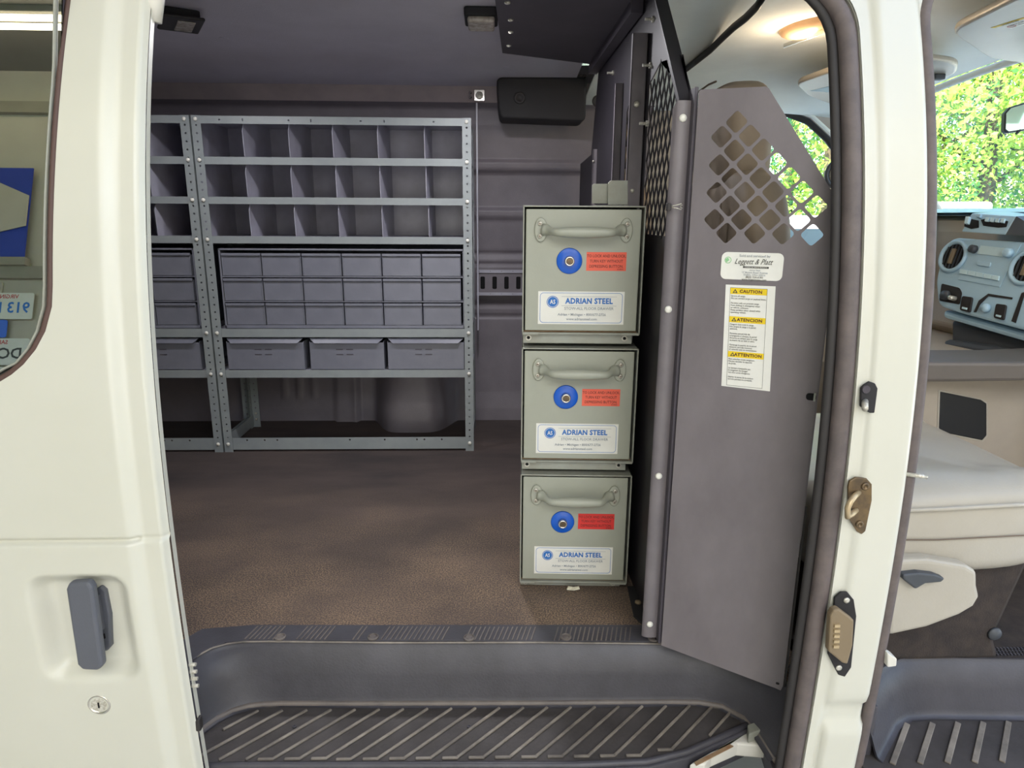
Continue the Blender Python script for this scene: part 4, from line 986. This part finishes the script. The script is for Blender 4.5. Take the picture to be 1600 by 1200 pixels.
# latch slot and rivets
plate('latch_slot', rrect(.208, .548, .2235, .560, .005), [], .0008, wx_ @ Matrix.Translation((0, 0, .0009)), M_hole, wg)
MB(wx_).box((.2195, .547, 0), (.2225, .561, .0025)).build('latch_tongue', M_boxd, wg)
plate('bottom_slot', rrect(.2130, .0035, .2190, .0075, .0015), [], .0008, wx_ @ Matrix.Translation((0, 0, .0009)), M_hole, wg)
def WF(u, v, l=.0012): return wx_ @ Matrix.Translation((u, v, l))
# dealer card
plate('dealer_card', rrect(.0560, .7405, .1525, .7850, .009), [], .0008, wx_ @ Matrix.Translation((0, 0, .001)), M_stw, wg)
text('card_text', 'Sold and serviced by', .0058, WF(.108, .7795), M_inkg, wg, sx=1)
text('card_script', 'Leggett & Platt', .0125, WF(.106, .7700), M_inkk, wg, .0, sx=.78, shear=.45)
plate('card_bar', [(.091, .7628), (.131, .7628), (.131, .7598), (.091, .7598)], [], .0003, WF(0, 0, .0014), M_inkk, wg)
text('card_text', 'COMMERCIAL VEHICLE PRODUCTS', .0026, WF(.111, .7613, .0016), M_stw, wg, sx=.85)
for i, (s, sz, mm) in enumerate((('Adrian Steel', .0034, M_inkg), ('17 Bryant Road Avenue', .0042, M_inkg), ('Dublin, Ohio 43016', .0042, M_inkg), ('(800) 334-6183', .0044, M_inkk), ('www.leggettvans.com', .0044, M_inkk))):
    text('card_text', s, sz, WF(.110, .7565 - i * .0038, .0012), mm, wg)
plate('card_emblem', circ(.0665, .772, .0055, 12), [circ(.0665, .772, .0045, 12)], .0003, WF(0, 0, .0014), M_inkgr, wg)
plate('card_emblem', [(.064, .768), (.069, .772), (.066, .776), (.062, .773)], [], .0003, WF(0, 0, .0014), M_inkgr, wg)
# caution label
plate('caution_label', [(.0660, .7315), (.1442, .7320), (.1516, .5562), (.0725, .5572)], [], .0008, wx_ @ Matrix.Translation((0, 0, .001)), M_stw, wg)
def cl(u, v): return (u + (.7315 - v) * .042, v)
plate('caution_frame', [cl(.0735, .7270), cl(.1320, .7270), cl(.1320, .5595), cl(.0735, .5595)], [[cl(.0740, .7265), cl(.1315, .7265), cl(.1315, .5600), cl(.0740, .5600)]], .0002, WF(0, 0, .0012), M_inkk, wg)
secs = ((.7265, 'CAUTION', ('Secure all cargo.', 'Do not exceed cargo or payload limits.', '', 'Partition will not prevent cargo', 'from shifting in emergency stops', 'or vehicle collisions.', 'Keep partition door closed while', 'operating vehicle.')),
        (.6790, 'ATENCION', ('Asegure bien toda la carga.', 'No cargue la carga a la pared', 'divisoria.', '', 'Durante una parada de', 'emergencia o choque, la pared', 'divisoria no evitara que la carga', 'se mueva de un lado al otro.', '', 'Mantenga la puerta de la pared', 'divisoria cerrada mientras', 'el vehiculo esta en movimiento.')),
        (.6195, 'ATTENTION', ('Bien attacher toute cargaison.', 'Ne pas excéder la capacité', 'de poids.', '', 'La cloison n\'empeche pas', 'la cargaison de bouger', 'lors d\'un arret d\'urgence.', '', 'Garder la porte de la cloison', 'fermée pendant la conduite.')))
for z, hd, lines in secs:
    plate('yellow_band', [cl(.0740, z), cl(.1315, z), cl(.1315, z - .0100), cl(.0740, z - .0100)], [], .0003, WF(0, 0, .0014), M_yel, wg)
    a, b = cl(.0815, z - .0082); plate('warning_triangle', [(a - .004, b), (a + .004, b), (a, b + .0068)], [[(a - .0018, b + .0012), (a + .0018, b + .0012), (a, b + .0042)]], .0002, WF(0, 0, .0016), M_inkk, wg)
    a, b = cl(.1065, z - .0052); text('heading_text', hd, .0072, WF(a, b, .0014), M_ink, wg, .03, sx=1.02, space=1.1)
    for i, s in enumerate(lines):
        if s:
            a, b = cl(.0755, z - .0132 - i * .0039); text('body_text', s, .0037, WF(a, b, .0012), M_inkk, wg, align='LEFT', sx=.95)

# ------------------------------------------------------------------ dome lamps in the cargo room
def dome(pc, name, label, yaw=0):
    z = ceilZ(pc.x, pc.y) - .004
    t = thing('ceiling_lamp', (pc.x, pc.y, z), label, 'lamp'); xf = Matrix.Translation((pc.x, pc.y, z)) @ Matrix.Rotation(yaw, 4, 'Z')
    b = rrect(-.042, -.055, .042, .055, .008)
    MB(xf).prism([(x, y, -.020) for x, y in b], .020).build('housing', M_blackm, t, bevel=.003)
    return t, xf
q = P(752, 33, Z=1.32); t_, xf = dome(q, '', 'small rectangular cargo lamp with clear lens near the overhead panel')
MB(xf).prism([(x, y, -.034) for x, y in rrect(-.034, -.046, .034, .046, .008)], .016).build('lens', M_lens, t_, bevel=.006, seg=3)
q = P(282, 34, Z=1.32); t_, xf = dome(q, '', 'flat dark lamp bracket on the cargo roof near the closed door', .5)
MB(xf).box((-.05, -.075, -.028), (.05, .075, -.020)).build('dark_cover', M_sealk, t_, bevel=.004)
MB(xf).box((-.012, -.05, -.031), (.03, .05, -.028)).build('lens', M_lens, t_, bevel=.002)

for lx_, ly_, pw in ((-.02, 1.86, 7.0), (-.83, 1.9, 3.2)):
    area('added_cargo_fill', (lx_, ly_, ceilZ(lx_, ly_) - .045), (lx_, ly_ - .0, 0), .07, .1, pw, (.98, .96, 1))  # fill added below the cargo lamps to brighten the interior
# ------------------------------------------------------------------ cab
# headliner
def headZ(x, y): return 1.318 - .10 * max(0, (x - .95)) ** 1.6 - .055 * ((y - 1.85) / .85) ** 2 - .02 * max(0, (abs(y - 1.85) - .55)) * 3
hl = MB().grid([[(x, y, headZ(x, y)) for x in np.arange(.345, 1.48, .05)] for y in np.arange(1.10, 2.74, .06)]).build('ceiling_cab', M_head, smooth=True, solid=.006); tag(hl, kind='structure')
for (x, y) in ((1160, 40), (1115, 77), (1088, 107)):
    q = P(x, y, Z=1.30); MB().lathe((q.x, q.y, headZ(q.x, q.y) - .0005), (0, 0, -1), [(.013, 0), (.013, .003), (.009, .0045)], 18).build('trim_button', M_head, hl, smooth=True)
# header rail above windscreen
MB().tube([(1.475, y, headZ(1.475, y) - .006) for y in np.arange(1.1, 2.74, .08)], .012, 8).build('windscreen_header', M_head, hl, smooth=True)
# black cable over the headliner
pth = [P(x, y, Z=z) for x, y, z in ((1196, -12, 1.285), (1183, 10, 1.285), (1165, 28, 1.29), (1147, 42, 1.294), (1130, 58, 1.298), (1110, 78, 1.298), (1090, 94, 1.296), (1072, 108, 1.292))]
cb_ = MB().tube(pth, .011, 8, squash=(1, .6)).build('cable', M_cable, smooth=True); tag(cb_, 'thick black cable sagging across the cab headliner', 'cable')
# lit dome lamp
dl_z = headZ(.80, 1.84)
dl_ = thing('dome_lamp', (.80, 1.84, dl_z), 'oval lit amber dome lamp on the cab headliner', 'lamp')
xf = Matrix.Translation((.80, 1.84, dl_z)) @ Matrix.Rotation(.25, 4, 'Z')
def oval(a, b, n=28): return [(a * math.cos(2 * math.pi * i / n), b * math.sin(2 * math.pi * i / n)) for i in range(n)]
def dish(a, b, h, xf, m, name, par, z0=0):
    rows = []
    for k in range(7):
        s = math.cos(k / 6 * math.pi / 2 * .97); rows.append([(x * s, y * s, z0 - h * math.sin(k / 6 * math.pi / 2)) for x, y in oval(a, b) + oval(a, b)[:1]])
    return MB(xf).grid(rows).build(name, m, par, smooth=True)
dish(.055, .105, .012, xf, M_plast, 'base', dl_)
dish(.048, .095, .034, xf, M_lamp, 'lens', dl_)
MB(xf).box((-.0015, -.085, -.040), (.0015, .085, -.030)).build('lens_rib', M_chrome, dl_)
ll = bpy.data.lights.new('dome_lamp_light', 'POINT'); ll.energy = 2.6; ll.color = (1, .75, .5); ll.shadow_soft_size = .03
lo = bpy.data.objects.new('dome_lamp_light', ll); COL.objects.link(lo); lo.location = (.80, 1.84, dl_z - .06)
# grab vent up at the frame edge
q = P(1225, 2, Z=1.27); gv = thing('roof_vent', (q.x, q.y, 1.27), 'grey oval roof fitting with dark slot at the top of the doorway', 'vent')
dish(.055, .03, .015, Matrix.Translation((q.x, q.y, headZ(q.x, q.y))), M_trimb, 'surround', gv); MB().box((q.x - .03, q.y - .006, headZ(q.x, q.y) - .019), (q.x + .03, q.y + .006, headZ(q.x, q.y) - .013)).build('slot', M_cable, gv, bevel=.002)
# sun visors
def visor(pts, Z, label, warn):
    e = [P(x, y, Z=Z) for x, y in pts]; c = sum(e, Vector()) / len(e)
    t = thing('sun_visor', (c.x, c.y, Z), label, 'sun visor')
    poly = rpoly([(p.x, p.y) for p in e], .05, 5)
    MB().prism([(x, y, Z) for x, y in poly], .018).build('pad', M_seat, t, bevel=.007, seg=3)
    return t, c
v1, c = visor([(1484, 50), (1600, -8), (1760, -40), (1780, 60), (1640, 105), (1545, 92)], 1.235, 'pale passenger sun visor with yellow-headed warning label, upper right', True)
f1 = frame(P(1568, 42, Z=1.2345), P(1640, 20, Z=1.2345) - P(1568, 42, Z=1.2345), P(1568, 22, Z=1.2345) - P(1568, 42, Z=1.2345))
if f1.to_3x3().col[2].z > 0: pass
plate('label_band', [(-.012, .010), (.14, .010), (.14, .020), (-.012, .020)], [], .0006, f1, M_yel, v1)
plate('label_body', [(-.008, -.028), (.14, -.028), (.14, .010), (-.008, .010)], [], .0006, f1, M_stw, v1)
text('label_text', 'WARNING', .008, f1 @ Matrix.Translation((.03, .015, .0006)), M_inkk, v1, .02)
text('label_text', 'DEATH or SERIOUS INJURY can occur', .005, f1 @ Matrix.Translation((.055, -.002, .0006)), M_inkk, v1)
text('label_text', 'Always use seat belts', .005, f1 @ Matrix.Translation((.045, -.012, .0006)), M_inkk, v1)
plate('label_circle', circ(.008, -.012, .008, 20), [circ(.008, -.012, .0068, 20)], .0004, f1 @ Matrix.Translation((0, 0, .0006)), M_pred, v1)
v2, c = visor([(1243, 132), (1300, 112), (1400, 88), (1497, 100), (1494, 116), (1465, 124), (1380, 150), (1305, 166), (1262, 150)], 1.235, 'pale driver sun visor folded against the headliner with printed card', True)
f2 = frame(P(1296, 140, Z=1.2345), P(1340, 130, Z=1.2345) - P(1296, 140, Z=1.2345), P(1290, 128, Z=1.2345) - P(1296, 140, Z=1.2345))
plate('visor_card', [(-.04, -.03), (.10, -.03), (.10, .04), (-.04, .04)], [], .0006, f2, M_lcd, v2)
plate('visor_card', [(-.05, -.075), (.06, -.075), (.06, -.036), (-.05, -.036)], [], .0006, f2, M_stw, v2)
for i in range(3): text('card_text', 'ENGINE START AND STOP NOTES', .006, f2 @ Matrix.Translation((.005, -.046 - i * .01, .0006)), M_inkg, v2)
MB().box((P(1466, 119, Z=1.23).x - .015, P(1466, 119, Z=1.23).y - .012, 1.22), (P(1466, 119, Z=1.23).x + .015, P(1466, 119, Z=1.23).y + .012, 1.235)).build('clip', M_dashd, v2, bevel=.003)

# cab side wall (driver): panel with window hole
cw_ = plate('wall_cab', [(.60, -.02), (1.80, -.02), (1.80, .84), (1.46, 1.25), (1.42, 1.36), (.60, 1.36)],
            [rpoly([(1.02, .72), (1.02, 1.215), (1.14, 1.232), (1.235, 1.205), (1.32, 1.14), (1.43, 1.02), (1.58, .83), (1.60, .72)], .03, 4)], .03, FRONT((0, 2.75, 0)), M_trimb); tag(cw_, kind='structure')
wpath = [(1.02, 2.745, .72), (1.02, 2.745, 1.20), (1.06, 2.745, 1.232), (1.14, 2.745, 1.236), (1.235, 2.745, 1.205), (1.32, 2.745, 1.14), (1.43, 2.745, 1.02), (1.60, 2.745, .80)]
MB().tube(wpath, .013, 8).build('window_rubber', M_sealk, cw_, smooth=True)
MB().tube([(x, y - .03, z + .016) for x, y, z in wpath[1:]], .008, 8).build('window_moulding', M_head, cw_, smooth=True)
wg_ = MB().box((1.0, 2.765, .70), (1.63, 2.768, 1.25)).build('window_1', M_glass); tag(wg_, kind='structure')
MB().tube([(x, 2.70, 1.262 - .00 * x) for x in np.arange(.62, 1.44, .1)], .008, 6).build('roof_trim_seam', M_seam, cw_, smooth=True)
# B post inner upper beige panel, driver side
# windscreen glass and pillar
wsn = MB().prism([(1.48, 1.16, 1.235), (1.48, 2.62, 1.235), (1.82, 2.72, .84), (1.82, 1.04, .84)], .004, (.6, 0, .8)).build('window_2', M_glass); tag(wsn, kind='structure')
MB().tube([(1.44, 2.70, 1.25), (1.62, 2.72, 1.06), (1.80, 2.73, .84)], .03, 10).build('windscreen_pillar', M_trimb, wsn, smooth=True)
MB().tube([(1.44, 1.12, 1.25), (1.62, 1.07, 1.06), (1.80, 1.03, .84)], .03, 10).build('windscreen_pillar', M_trimb, wsn, smooth=True)
# round fitting at the edge of the driver window
q = P(1318, 272, Y=2.60); rv = thing('round_mirror', (q.x, 2.6, q.z), 'round grey fitting half hidden behind the pillar at the driver window', 'mirror')
MB().lathe((q.x, 2.62, q.z), (-.3, -1, 0), [(.045, 0), (.060, .01), (.062, .025), (.055, .034), (.048, .03), (.046, .022)], 32).build('rim', M_dashd, rv, smooth=True)
MB().lathe((q.x, 2.62, q.z), (-.3, -1, 0), [(.044, .018), (.044, .026), (.0, .032)], 28).build('face', M_zinc, rv, smooth=True)
MB().tube([(q.x, 2.62, q.z), (q.x + .03, 2.67, q.z - .05), (q.x + .06, 2.73, q.z - .06)], .012, 8).build('arm', M_dashd, rv, smooth=True)
# rear-view mirror
q = P(1590, 190, Y=1.95); rm = thing('rear_view_mirror', (q.x, 1.95, q.z), 'black framed rear-view mirror at the right edge in front of the trees', 'mirror')
o_ = [(1570, 176), (1578, 167), (1600, 160), (1640, 158), (1644, 205), (1604, 203), (1574, 208), (1569, 204)]
e = [P(x, y, Y=1.95) for x, y in o_]
MB().prism([(p.x, 1.95 , p.z) for p in e], .03, (.4, 1, 0)).build('shell', M_cable, rm, bevel=.004, seg=3)
cc = sum(e, Vector()) / len(e)
MB().prism([(cc.x + (p.x - cc.x) * .93, 1.9485, cc.z + (p.z - cc.z) * .88) for p in e], .003, (0, 1, 0)).build('mirror_glass', M_mirror, rm)
MB().tube([(cc.x - .0, 1.99, cc.z), (cc.x + .10, 2.03, cc.z + .05), (cc.x + .16, 2.05, cc.z + .11)], .008, 8).build('stalk', M_cable, rm, smooth=True)
MB().tube([(P(1588, 209, Y=1.95)), (P(1594, 203, Y=1.95))], .004, 6).build('tilt_lever', M_cable, rm)

# dashboard
DP = (1.34, 1.9, .70); DN = Vector((-1, -.15, .22)).normalized()
db = thing('dashboard', (1.6, 1.85, .0), 'grey dashboard, blue reflection painted into its colour, with centre stack, radio and round vents', 'dashboard')
prf = [(1.84, .80), (1.80, .862), (1.62, .868), (1.54, .862), (1.49, .835), (1.47, .80), (1.45, .62), (1.40, .52), (1.47, .46), (1.60, .38), (1.84, .38)]
MB().prism([(x, 1.08, z) for x, z in prf], 1.62, (0, 1, 0)).build('dash_body', M_trimb, db, bevel=.012, seg=3)
MB().grid([[(x, y, z) for x, z in ((1.47, .86), (1.52, .870), (1.62, .874), (1.81, .870))] for y in (1.08, 1.9, 2.7)]).build('dash_pad', M_dash, db, smooth=True, solid=.01)
ex = Vector((0, -1, 0)); ex = (ex - DN * ex.dot(DN)).normalized(); ey = ex.cross(DN) * -1
if ey.z < 0: ey = -ey
def DFr(x, y, lift=0):
    o_ = PP(x, y, DP, DN) + DN * lift; return frame(o_, ex, ey)
def dpoly(pts, lift=0): return [PP(x, y, DP, DN) + DN * lift for x, y in pts]
def dprism(name, pts, th_, m, par, lift=0, bevel=.002, rnd=0):
    e = dpoly(pts, lift); fr_ = frame(e[0], ex, ey); inv = fr_.inverted(); p2 = [((inv @ p).x, (inv @ p).y) for p in e]
    if rnd: p2 = rpoly(p2, rnd, 4)
    return MB(fr_).prism([(a, b, 0) for a, b in p2], th_ if fr_.to_3x3().col[2].dot(DN) > 0 else -th_).build(name, m, par, bevel=bevel)
cs = dprism('centre_stack', [(1490, 371), (1600, 378), (1700, 388), (1690, 530), (1600, 516), (1500, 489), (1466, 477), (1462, 440), (1474, 386)], -.10, M_dash, db, bevel=.006, rnd=.02)
MB().prism(dpoly([(1464, 482), (1600, 520), (1700, 545), (1700, 560), (1600, 535), (1464, 495)], -.02), .06, (1, 0, 0)).build('lower_ledge', M_dash, db, bevel=.01)
MB().prism(dpoly([(1464, 495), (1600, 528), (1700, 560), (1700, 610), (1600, 575), (1464, 540)], -.05), .06, (1, 0, 0)).build('ledge_recess', M_dashd, db, bevel=.01)
MB().prism(dpoly([(1464, 528), (1540, 538), (1600, 560), (1720, 590), (1720, 620), (1600, 590), (1464, 560)], -.02), .08, (1, 0, 0)).build('tray_edge', M_dashd, db, bevel=.012)
# radio
rd = dprism('radio', [(1526, 374), (1597, 381), (1563, 449), (1498, 437)], .002, M_dash, cs, .0005, .0008)
dprism('display', [(1534, 384), (1572, 388), (1568, 402), (1529, 397)], .0015, M_lcd, cs, .003, .0005)
dprism('eject_key', [(1530, 408), (1551, 411), (1549, 418), (1529, 415)], .004, M_dash, cs, .003, .001, .004)
for i in range(5):
    a = (1503 + i * 12.4, 421 + i * 2.3); dprism('preset_key', [(a[0], a[1]), (a[0] + 11.5, a[1] + 2.0), (a[0] + 10, a[1] + 9.0), (a[0] - 1.5, a[1] + 7.0)], .004, M_lcd, cs, .003, .001)
def dlathe(name, x, y, prof_, m, par, lift=0, n=24):
    q = PP(x, y, DP, DN) + DN * lift; return MB().lathe(q, DN, prof_, n).build(name, m, par, smooth=True)
dlathe('knob', 1524, 390, [(.0115, 0), (.0105, .014), (.008, .016), (0, .016)], M_dashd, cs, .002)
dlathe('knob', 1579, 396, [(.0125, 0), (.0115, .014), (.009, .016), (0, .016)], M_dash, cs, .002)
# round vents
for (x, y) in ((1490, 401), (1605, 418)):
    q = PP(x, y, DP, DN)
    vt = MB().lathe(q, DN, [(.047, -.002), (.047, .006), (.042, .009), (.036, .004), (.036, -.0)], 36).build('vent_ring', M_dash, cs, smooth=True)
    MB().lathe(q, DN, [(.036, -.001), (.036, .001), (0, .001)], 30).build('vent_void', M_hole, cs)
    fr_ = frame(q + DN * .002, ex, ey); mbv = MB(fr_)
    for k in range(-2, 3):
        hh_ = math.sqrt(max(0, .035 ** 2 - (k * .012) ** 2)); mbv.box((k * .012 - .001, -hh_, -.001), (k * .012 + .001, hh_, .004))
    mbv.build('vent_vanes', M_dashd, cs)
    MB(fr_).box((-.006, -.022, .0), (.006, .022, .008)).build('vent_tab', M_brown, cs, bevel=.002)
# lower switches
dprism('switch_recess', [(1472, 443), (1500, 450), (1504, 458), (1500, 476), (1468, 470)], .0015, M_sealk, cs, .0005, .0006, .006)
dlathe('rotary_knob', 1480, 462, [(.014, 0), (.013, .012), (0, .013)], M_dashd, cs, .002)
dlathe('rotary_knob', 1493, 467, [(.007, 0), (.006, .02), (0, .021)], M_zinc, cs, .002)
for (x, y) in ((1512, 475), (1565, 487)):
    dprism('rocker_switch', [(x - 6, y - 12), (x + 10, y - 10), (x + 6, y + 14), (x - 10, y + 10)], .006, M_sealk, cs, .001, .0015, .006)
    dprism('switch_legend', [(x - 5, y + 5), (x + 3, y + 7), (x + 2, y + 10), (x - 6, y + 8)], .0015, M_lcd, cs, .0065, .0004)
dprism('panel_groove', [(1526, 488), (1532, 476), (1545, 463), (1582, 468), (1583, 465), (1545, 459), (1530, 470), (1522, 488)], .001, M_sealk, cs, .001, 0)
dlathe('round_knob', 1543, 482, [(.0125, 0), (.011, .012), (0, .014)], M_dash, cs, .002)
dprism('panel_groove', [(1581, 502), (1597, 458), (1603, 456), (1588, 505)], .001, M_sealk, cs, .001, 0)
# upper switch pod
HP = (1.36, 1.9, .83)
pod = MB().prism([PP(x, y, HP, (-1, -.15, .5)) for x, y in ((1518, 333), (1588, 338), (1571, 367), (1502, 362))], .10, (1, .1, .05)).build('switch_pod', M_dash, db, bevel=.003)
MB().prism([PP(x, y, HP, (-1, -.15, .5)) for x, y in ((1588, 338), (1600, 345), (1600, 368), (1571, 367))], .10, (1, .1, .05)).build('pod_side', M_dashd, db)
def podp(pts, th_, m, name, lift):
    n_ = Vector((-1, -.15, .5)).normalized(); MB().prism([PP(x, y, HP, n_) + n_ * lift for x, y in pts], th_, n_).build(name, m, pod, bevel=.001)
podp([(1509, 345), (1516, 342), (1530, 345), (1530, 356), (1518, 358), (1507, 354)], .002, M_hole, 'pod_recess', .0005)
podp([(1533, 344), (1545, 341), (1576, 346), (1573, 355), (1560, 356), (1537, 353)], .002, M_hole, 'pod_recess', .0005)
for i in range(4): podp([(1543 + i * 8, 341 + i * .7), (1549 + i * 8, 341.6 + i * .7), (1547 + i * 8, 348 + i * .7), (1541 + i * 8, 347.4 + i * .7)], .006, M_lcd, 'toggle', .002)
podp([(1513, 341), (1519, 341), (1516, 352), (1511, 352)], .010, M_lcd, 'toggle', .002)
podp([(1529, 336), (1536, 337), (1534, 342), (1528, 341)], .008, M_dash, 'toggle', .001)
# steering wheel and column
sw_ = thing('steering_wheel', (1.30, 2.22, .72), 'dark steering wheel rim edge showing beside the pillar', 'steering wheel')
cxw = Vector((1.36, 2.36, .74)); nx_ = Vector((-.85, 0, .5)).normalized(); uu = Vector((0, 1, 0)); vv = nx_.cross(uu)
MB().tube([cxw + uu * .19 * math.cos(a) + vv * .19 * math.sin(a) for a in [2 * math.pi * k / 40 for k in range(41)]], .015, 10).build('rim', M_sealk, sw_, smooth=True)
for a in (0, math.pi, math.pi * 1.5): MB().tube([cxw + (uu * math.cos(a) + vv * math.sin(a)) * .04, cxw + (uu * math.cos(a) + vv * math.sin(a)) * .185], .012, 8).build('spoke', M_sealk, sw_, smooth=True)
MB().lathe(cxw, nx_, [(.06, -.03), (.06, .01), (.05, .025), (0, .03)], 24).build('hub', M_dashd, sw_, smooth=True)
MB().tube([cxw - nx_ * .02, cxw - nx_ * .16], .035, 12).build('column', M_dashd, sw_, smooth=True)

# engine cover / console with black pocket
ec = thing('engine_cover', (1.5, 1.8, 0), 'beige engine cover between the seats with black storage pocket', 'console')
MB().prism([(1.05, 1.60, 0), (1.05, 1.60, .40), (1.09, 1.60, .475), (1.5, 1.60, .50), (1.8, 1.60, .50), (1.8, 1.60, 0)], .55, (0, 1, 0)).build('cover', M_trimb, ec, bevel=.02, seg=3)
e = [P(x, y, Y=1.60) for x, y in ((1468, 611), (1532, 624), (1541, 630), (1541, 680), (1534, 688), (1470, 675), (1466, 668))]
MB().prism([(p.x, 1.597, p.z) for p in e], .01, (0, 1, 0)).build('pocket', M_cable, ec, bevel=.003)
MB().prism([(cx_.x + (cx_.x - 1.2) * .06, 1.5985, cx_.z + (cx_.z - .355) * .06) for cx_ in e], .002, (0, 1, 0)).build('pocket_rim', M_seat, ec, bevel=.001)
MB().prism([(1.03, 1.55, .455), (1.03, 1.55, .505), (1.25, 1.50, .515), (1.8, 1.45, .55), (1.8, 1.45, .50), (1.25, 1.50, .47)], .16, (0, 1, 0)).build('upper_shelf', M_shelfb, ec, bevel=.008)
MB().prism([(1.62, 1.20, 0), (1.50, 1.20, .45), (1.8, 1.20, .45), (1.8, 1.20, 0)], .42, (0, 1, 0)).build('toe_panel', M_trimb, ec, bevel=.01)

# passenger seat
st_ = thing('passenger_seat', (.85, 1.35, 0), 'pale vinyl passenger seat with tan backrest seen through the door openings', 'seat')
def superpad(c, half, e, m, name, par, xf=None, n=20, sag=None):
    rows = []
    for i in range(n + 1):
        ph = -math.pi / 2 + math.pi * i / n; row = []
        for j in range(2 * n + 1):
            la = 2 * math.pi * j / (2 * n)
            f = lambda v: math.copysign(abs(v) ** e, v)
            v = Vector((half[0] * f(math.cos(ph)) * f(math.cos(la)), half[1] * f(math.cos(ph)) * f(math.sin(la)), half[2] * f(math.sin(ph))))
            if sag: v = sag(v)
            row.append(Vector(c) + v)
        rows.append(row)
    return MB(xf).grid(rows).build(name, m, par, smooth=True)
cush = superpad((.82, 1.345, .285), (.245, .268, .085), .38, M_seat, 'seat_cushion', st_, sag=lambda v: Vector((v.x, v.y, v.z * (1 + .14 * (abs(v.y) > .17)) + .012 * (v.x / .24))))
MB().tube([(.60, 1.076, .335), (.80, 1.074, .343), (1.0, 1.076, .352), (1.045, 1.11, .352)], .004, 6).build('piping', M_seat, cush, smooth=True)
MB().tube([(.60, 1.0745, .285), (.80, 1.0745, .283), (1.02, 1.0765, .292), (1.06, 1.13, .292)], .0015, 6).build('seam', M_seam, cush, smooth=True)
# plastic side valance with recliner handle
e = [P(x, y, Y=1.07) for x, y in ((1380, 868), (1440, 866), (1500, 876), (1517, 886), (1517, 908), (1521, 925), (1512, 940), (1490, 953), (1440, 972), (1380, 985))]
va = MB().prism([(p.x, 1.052, p.z) for p in e], .03, (0, 1, 0)).build('side_valance', M_seat, st_, bevel=.008, seg=3)
hd_ = [P(x, y, Y=1.05) for x, y in ((1405, 893), (1430, 890), (1455, 893), (1471, 899), (1465, 905), (1440, 907), (1425, 916), (1405, 900))]
MB().prism([(p.x, 1.038, p.z) for p in hd_], .016, (0, 1, 0)).build('recline_lever', M_dashd, st_, bevel=.004, seg=3)
# pedestal
MB().prism([(.66, 1.12, 0), (.64, 1.12, .2), (1.02, 1.12, .22), (.98, 1.12, .05), (1.00, 1.12, 0)], .42, (0, 1, 0)).build('pedestal', M_carpet, st_, bevel=.01)
q = P(1556, 992, Y=1.115); MB().lathe((q.x, 1.119, q.z), (0, -1, 0), [(.014, 0), (.012, .004), (0, .006)], 16).build('pedestal_bolt', M_dashd, st_, smooth=True)
# backrest and headrest
bx = Matrix.Translation((.512, 1.40, .31)) @ Matrix.Rotation(math.radians(-3), 4, 'Y')
superpad((0, 0, .29), (.052, .235, .33), .42, M_seatb, 'backrest', st_, bx)
superpad((.0, 0, .675), (.05, .125, .105), .5, M_seatb, 'headrest', st_, bx)
for dy in (-.13, .13): MB(bx).tube([(-.064, dy, .0), (-.067, dy, .3), (-.058, dy, .56)], .0022, 6).build('seam', M_seam, st_, smooth=True)
MB(bx).tube([(-.05, -.06, .78), (-.045, -.0, .785), (-.05, .06, .78)], .002, 6).build('seam', M_seam, st_, smooth=True)
# driver seat
ds = thing('driver_seat', (.85, 2.35, 0), 'tan driver seat beyond the bulkhead mesh', 'seat')
superpad((.82, 2.33, .285), (.245, .25, .085), .38, M_seat, 'seat_cushion', ds)
bx2 = Matrix.Translation((.52, 2.33, .34)) @ Matrix.Rotation(math.radians(-7), 4, 'Y')
superpad((0, 0, .29), (.062, .235, .33), .42, M_seatb, 'backrest', ds, bx2); superpad((.0, 0, .675), (.05, .125, .105), .5, M_seatb, 'headrest', ds, bx2)
MB().prism([(.66, 2.15, 0), (.64, 2.15, .2), (1.02, 2.15, .22), (1.00, 2.15, 0)], .40, (0, 1, 0)).build('pedestal', M_carpet, ds, bevel=.01)
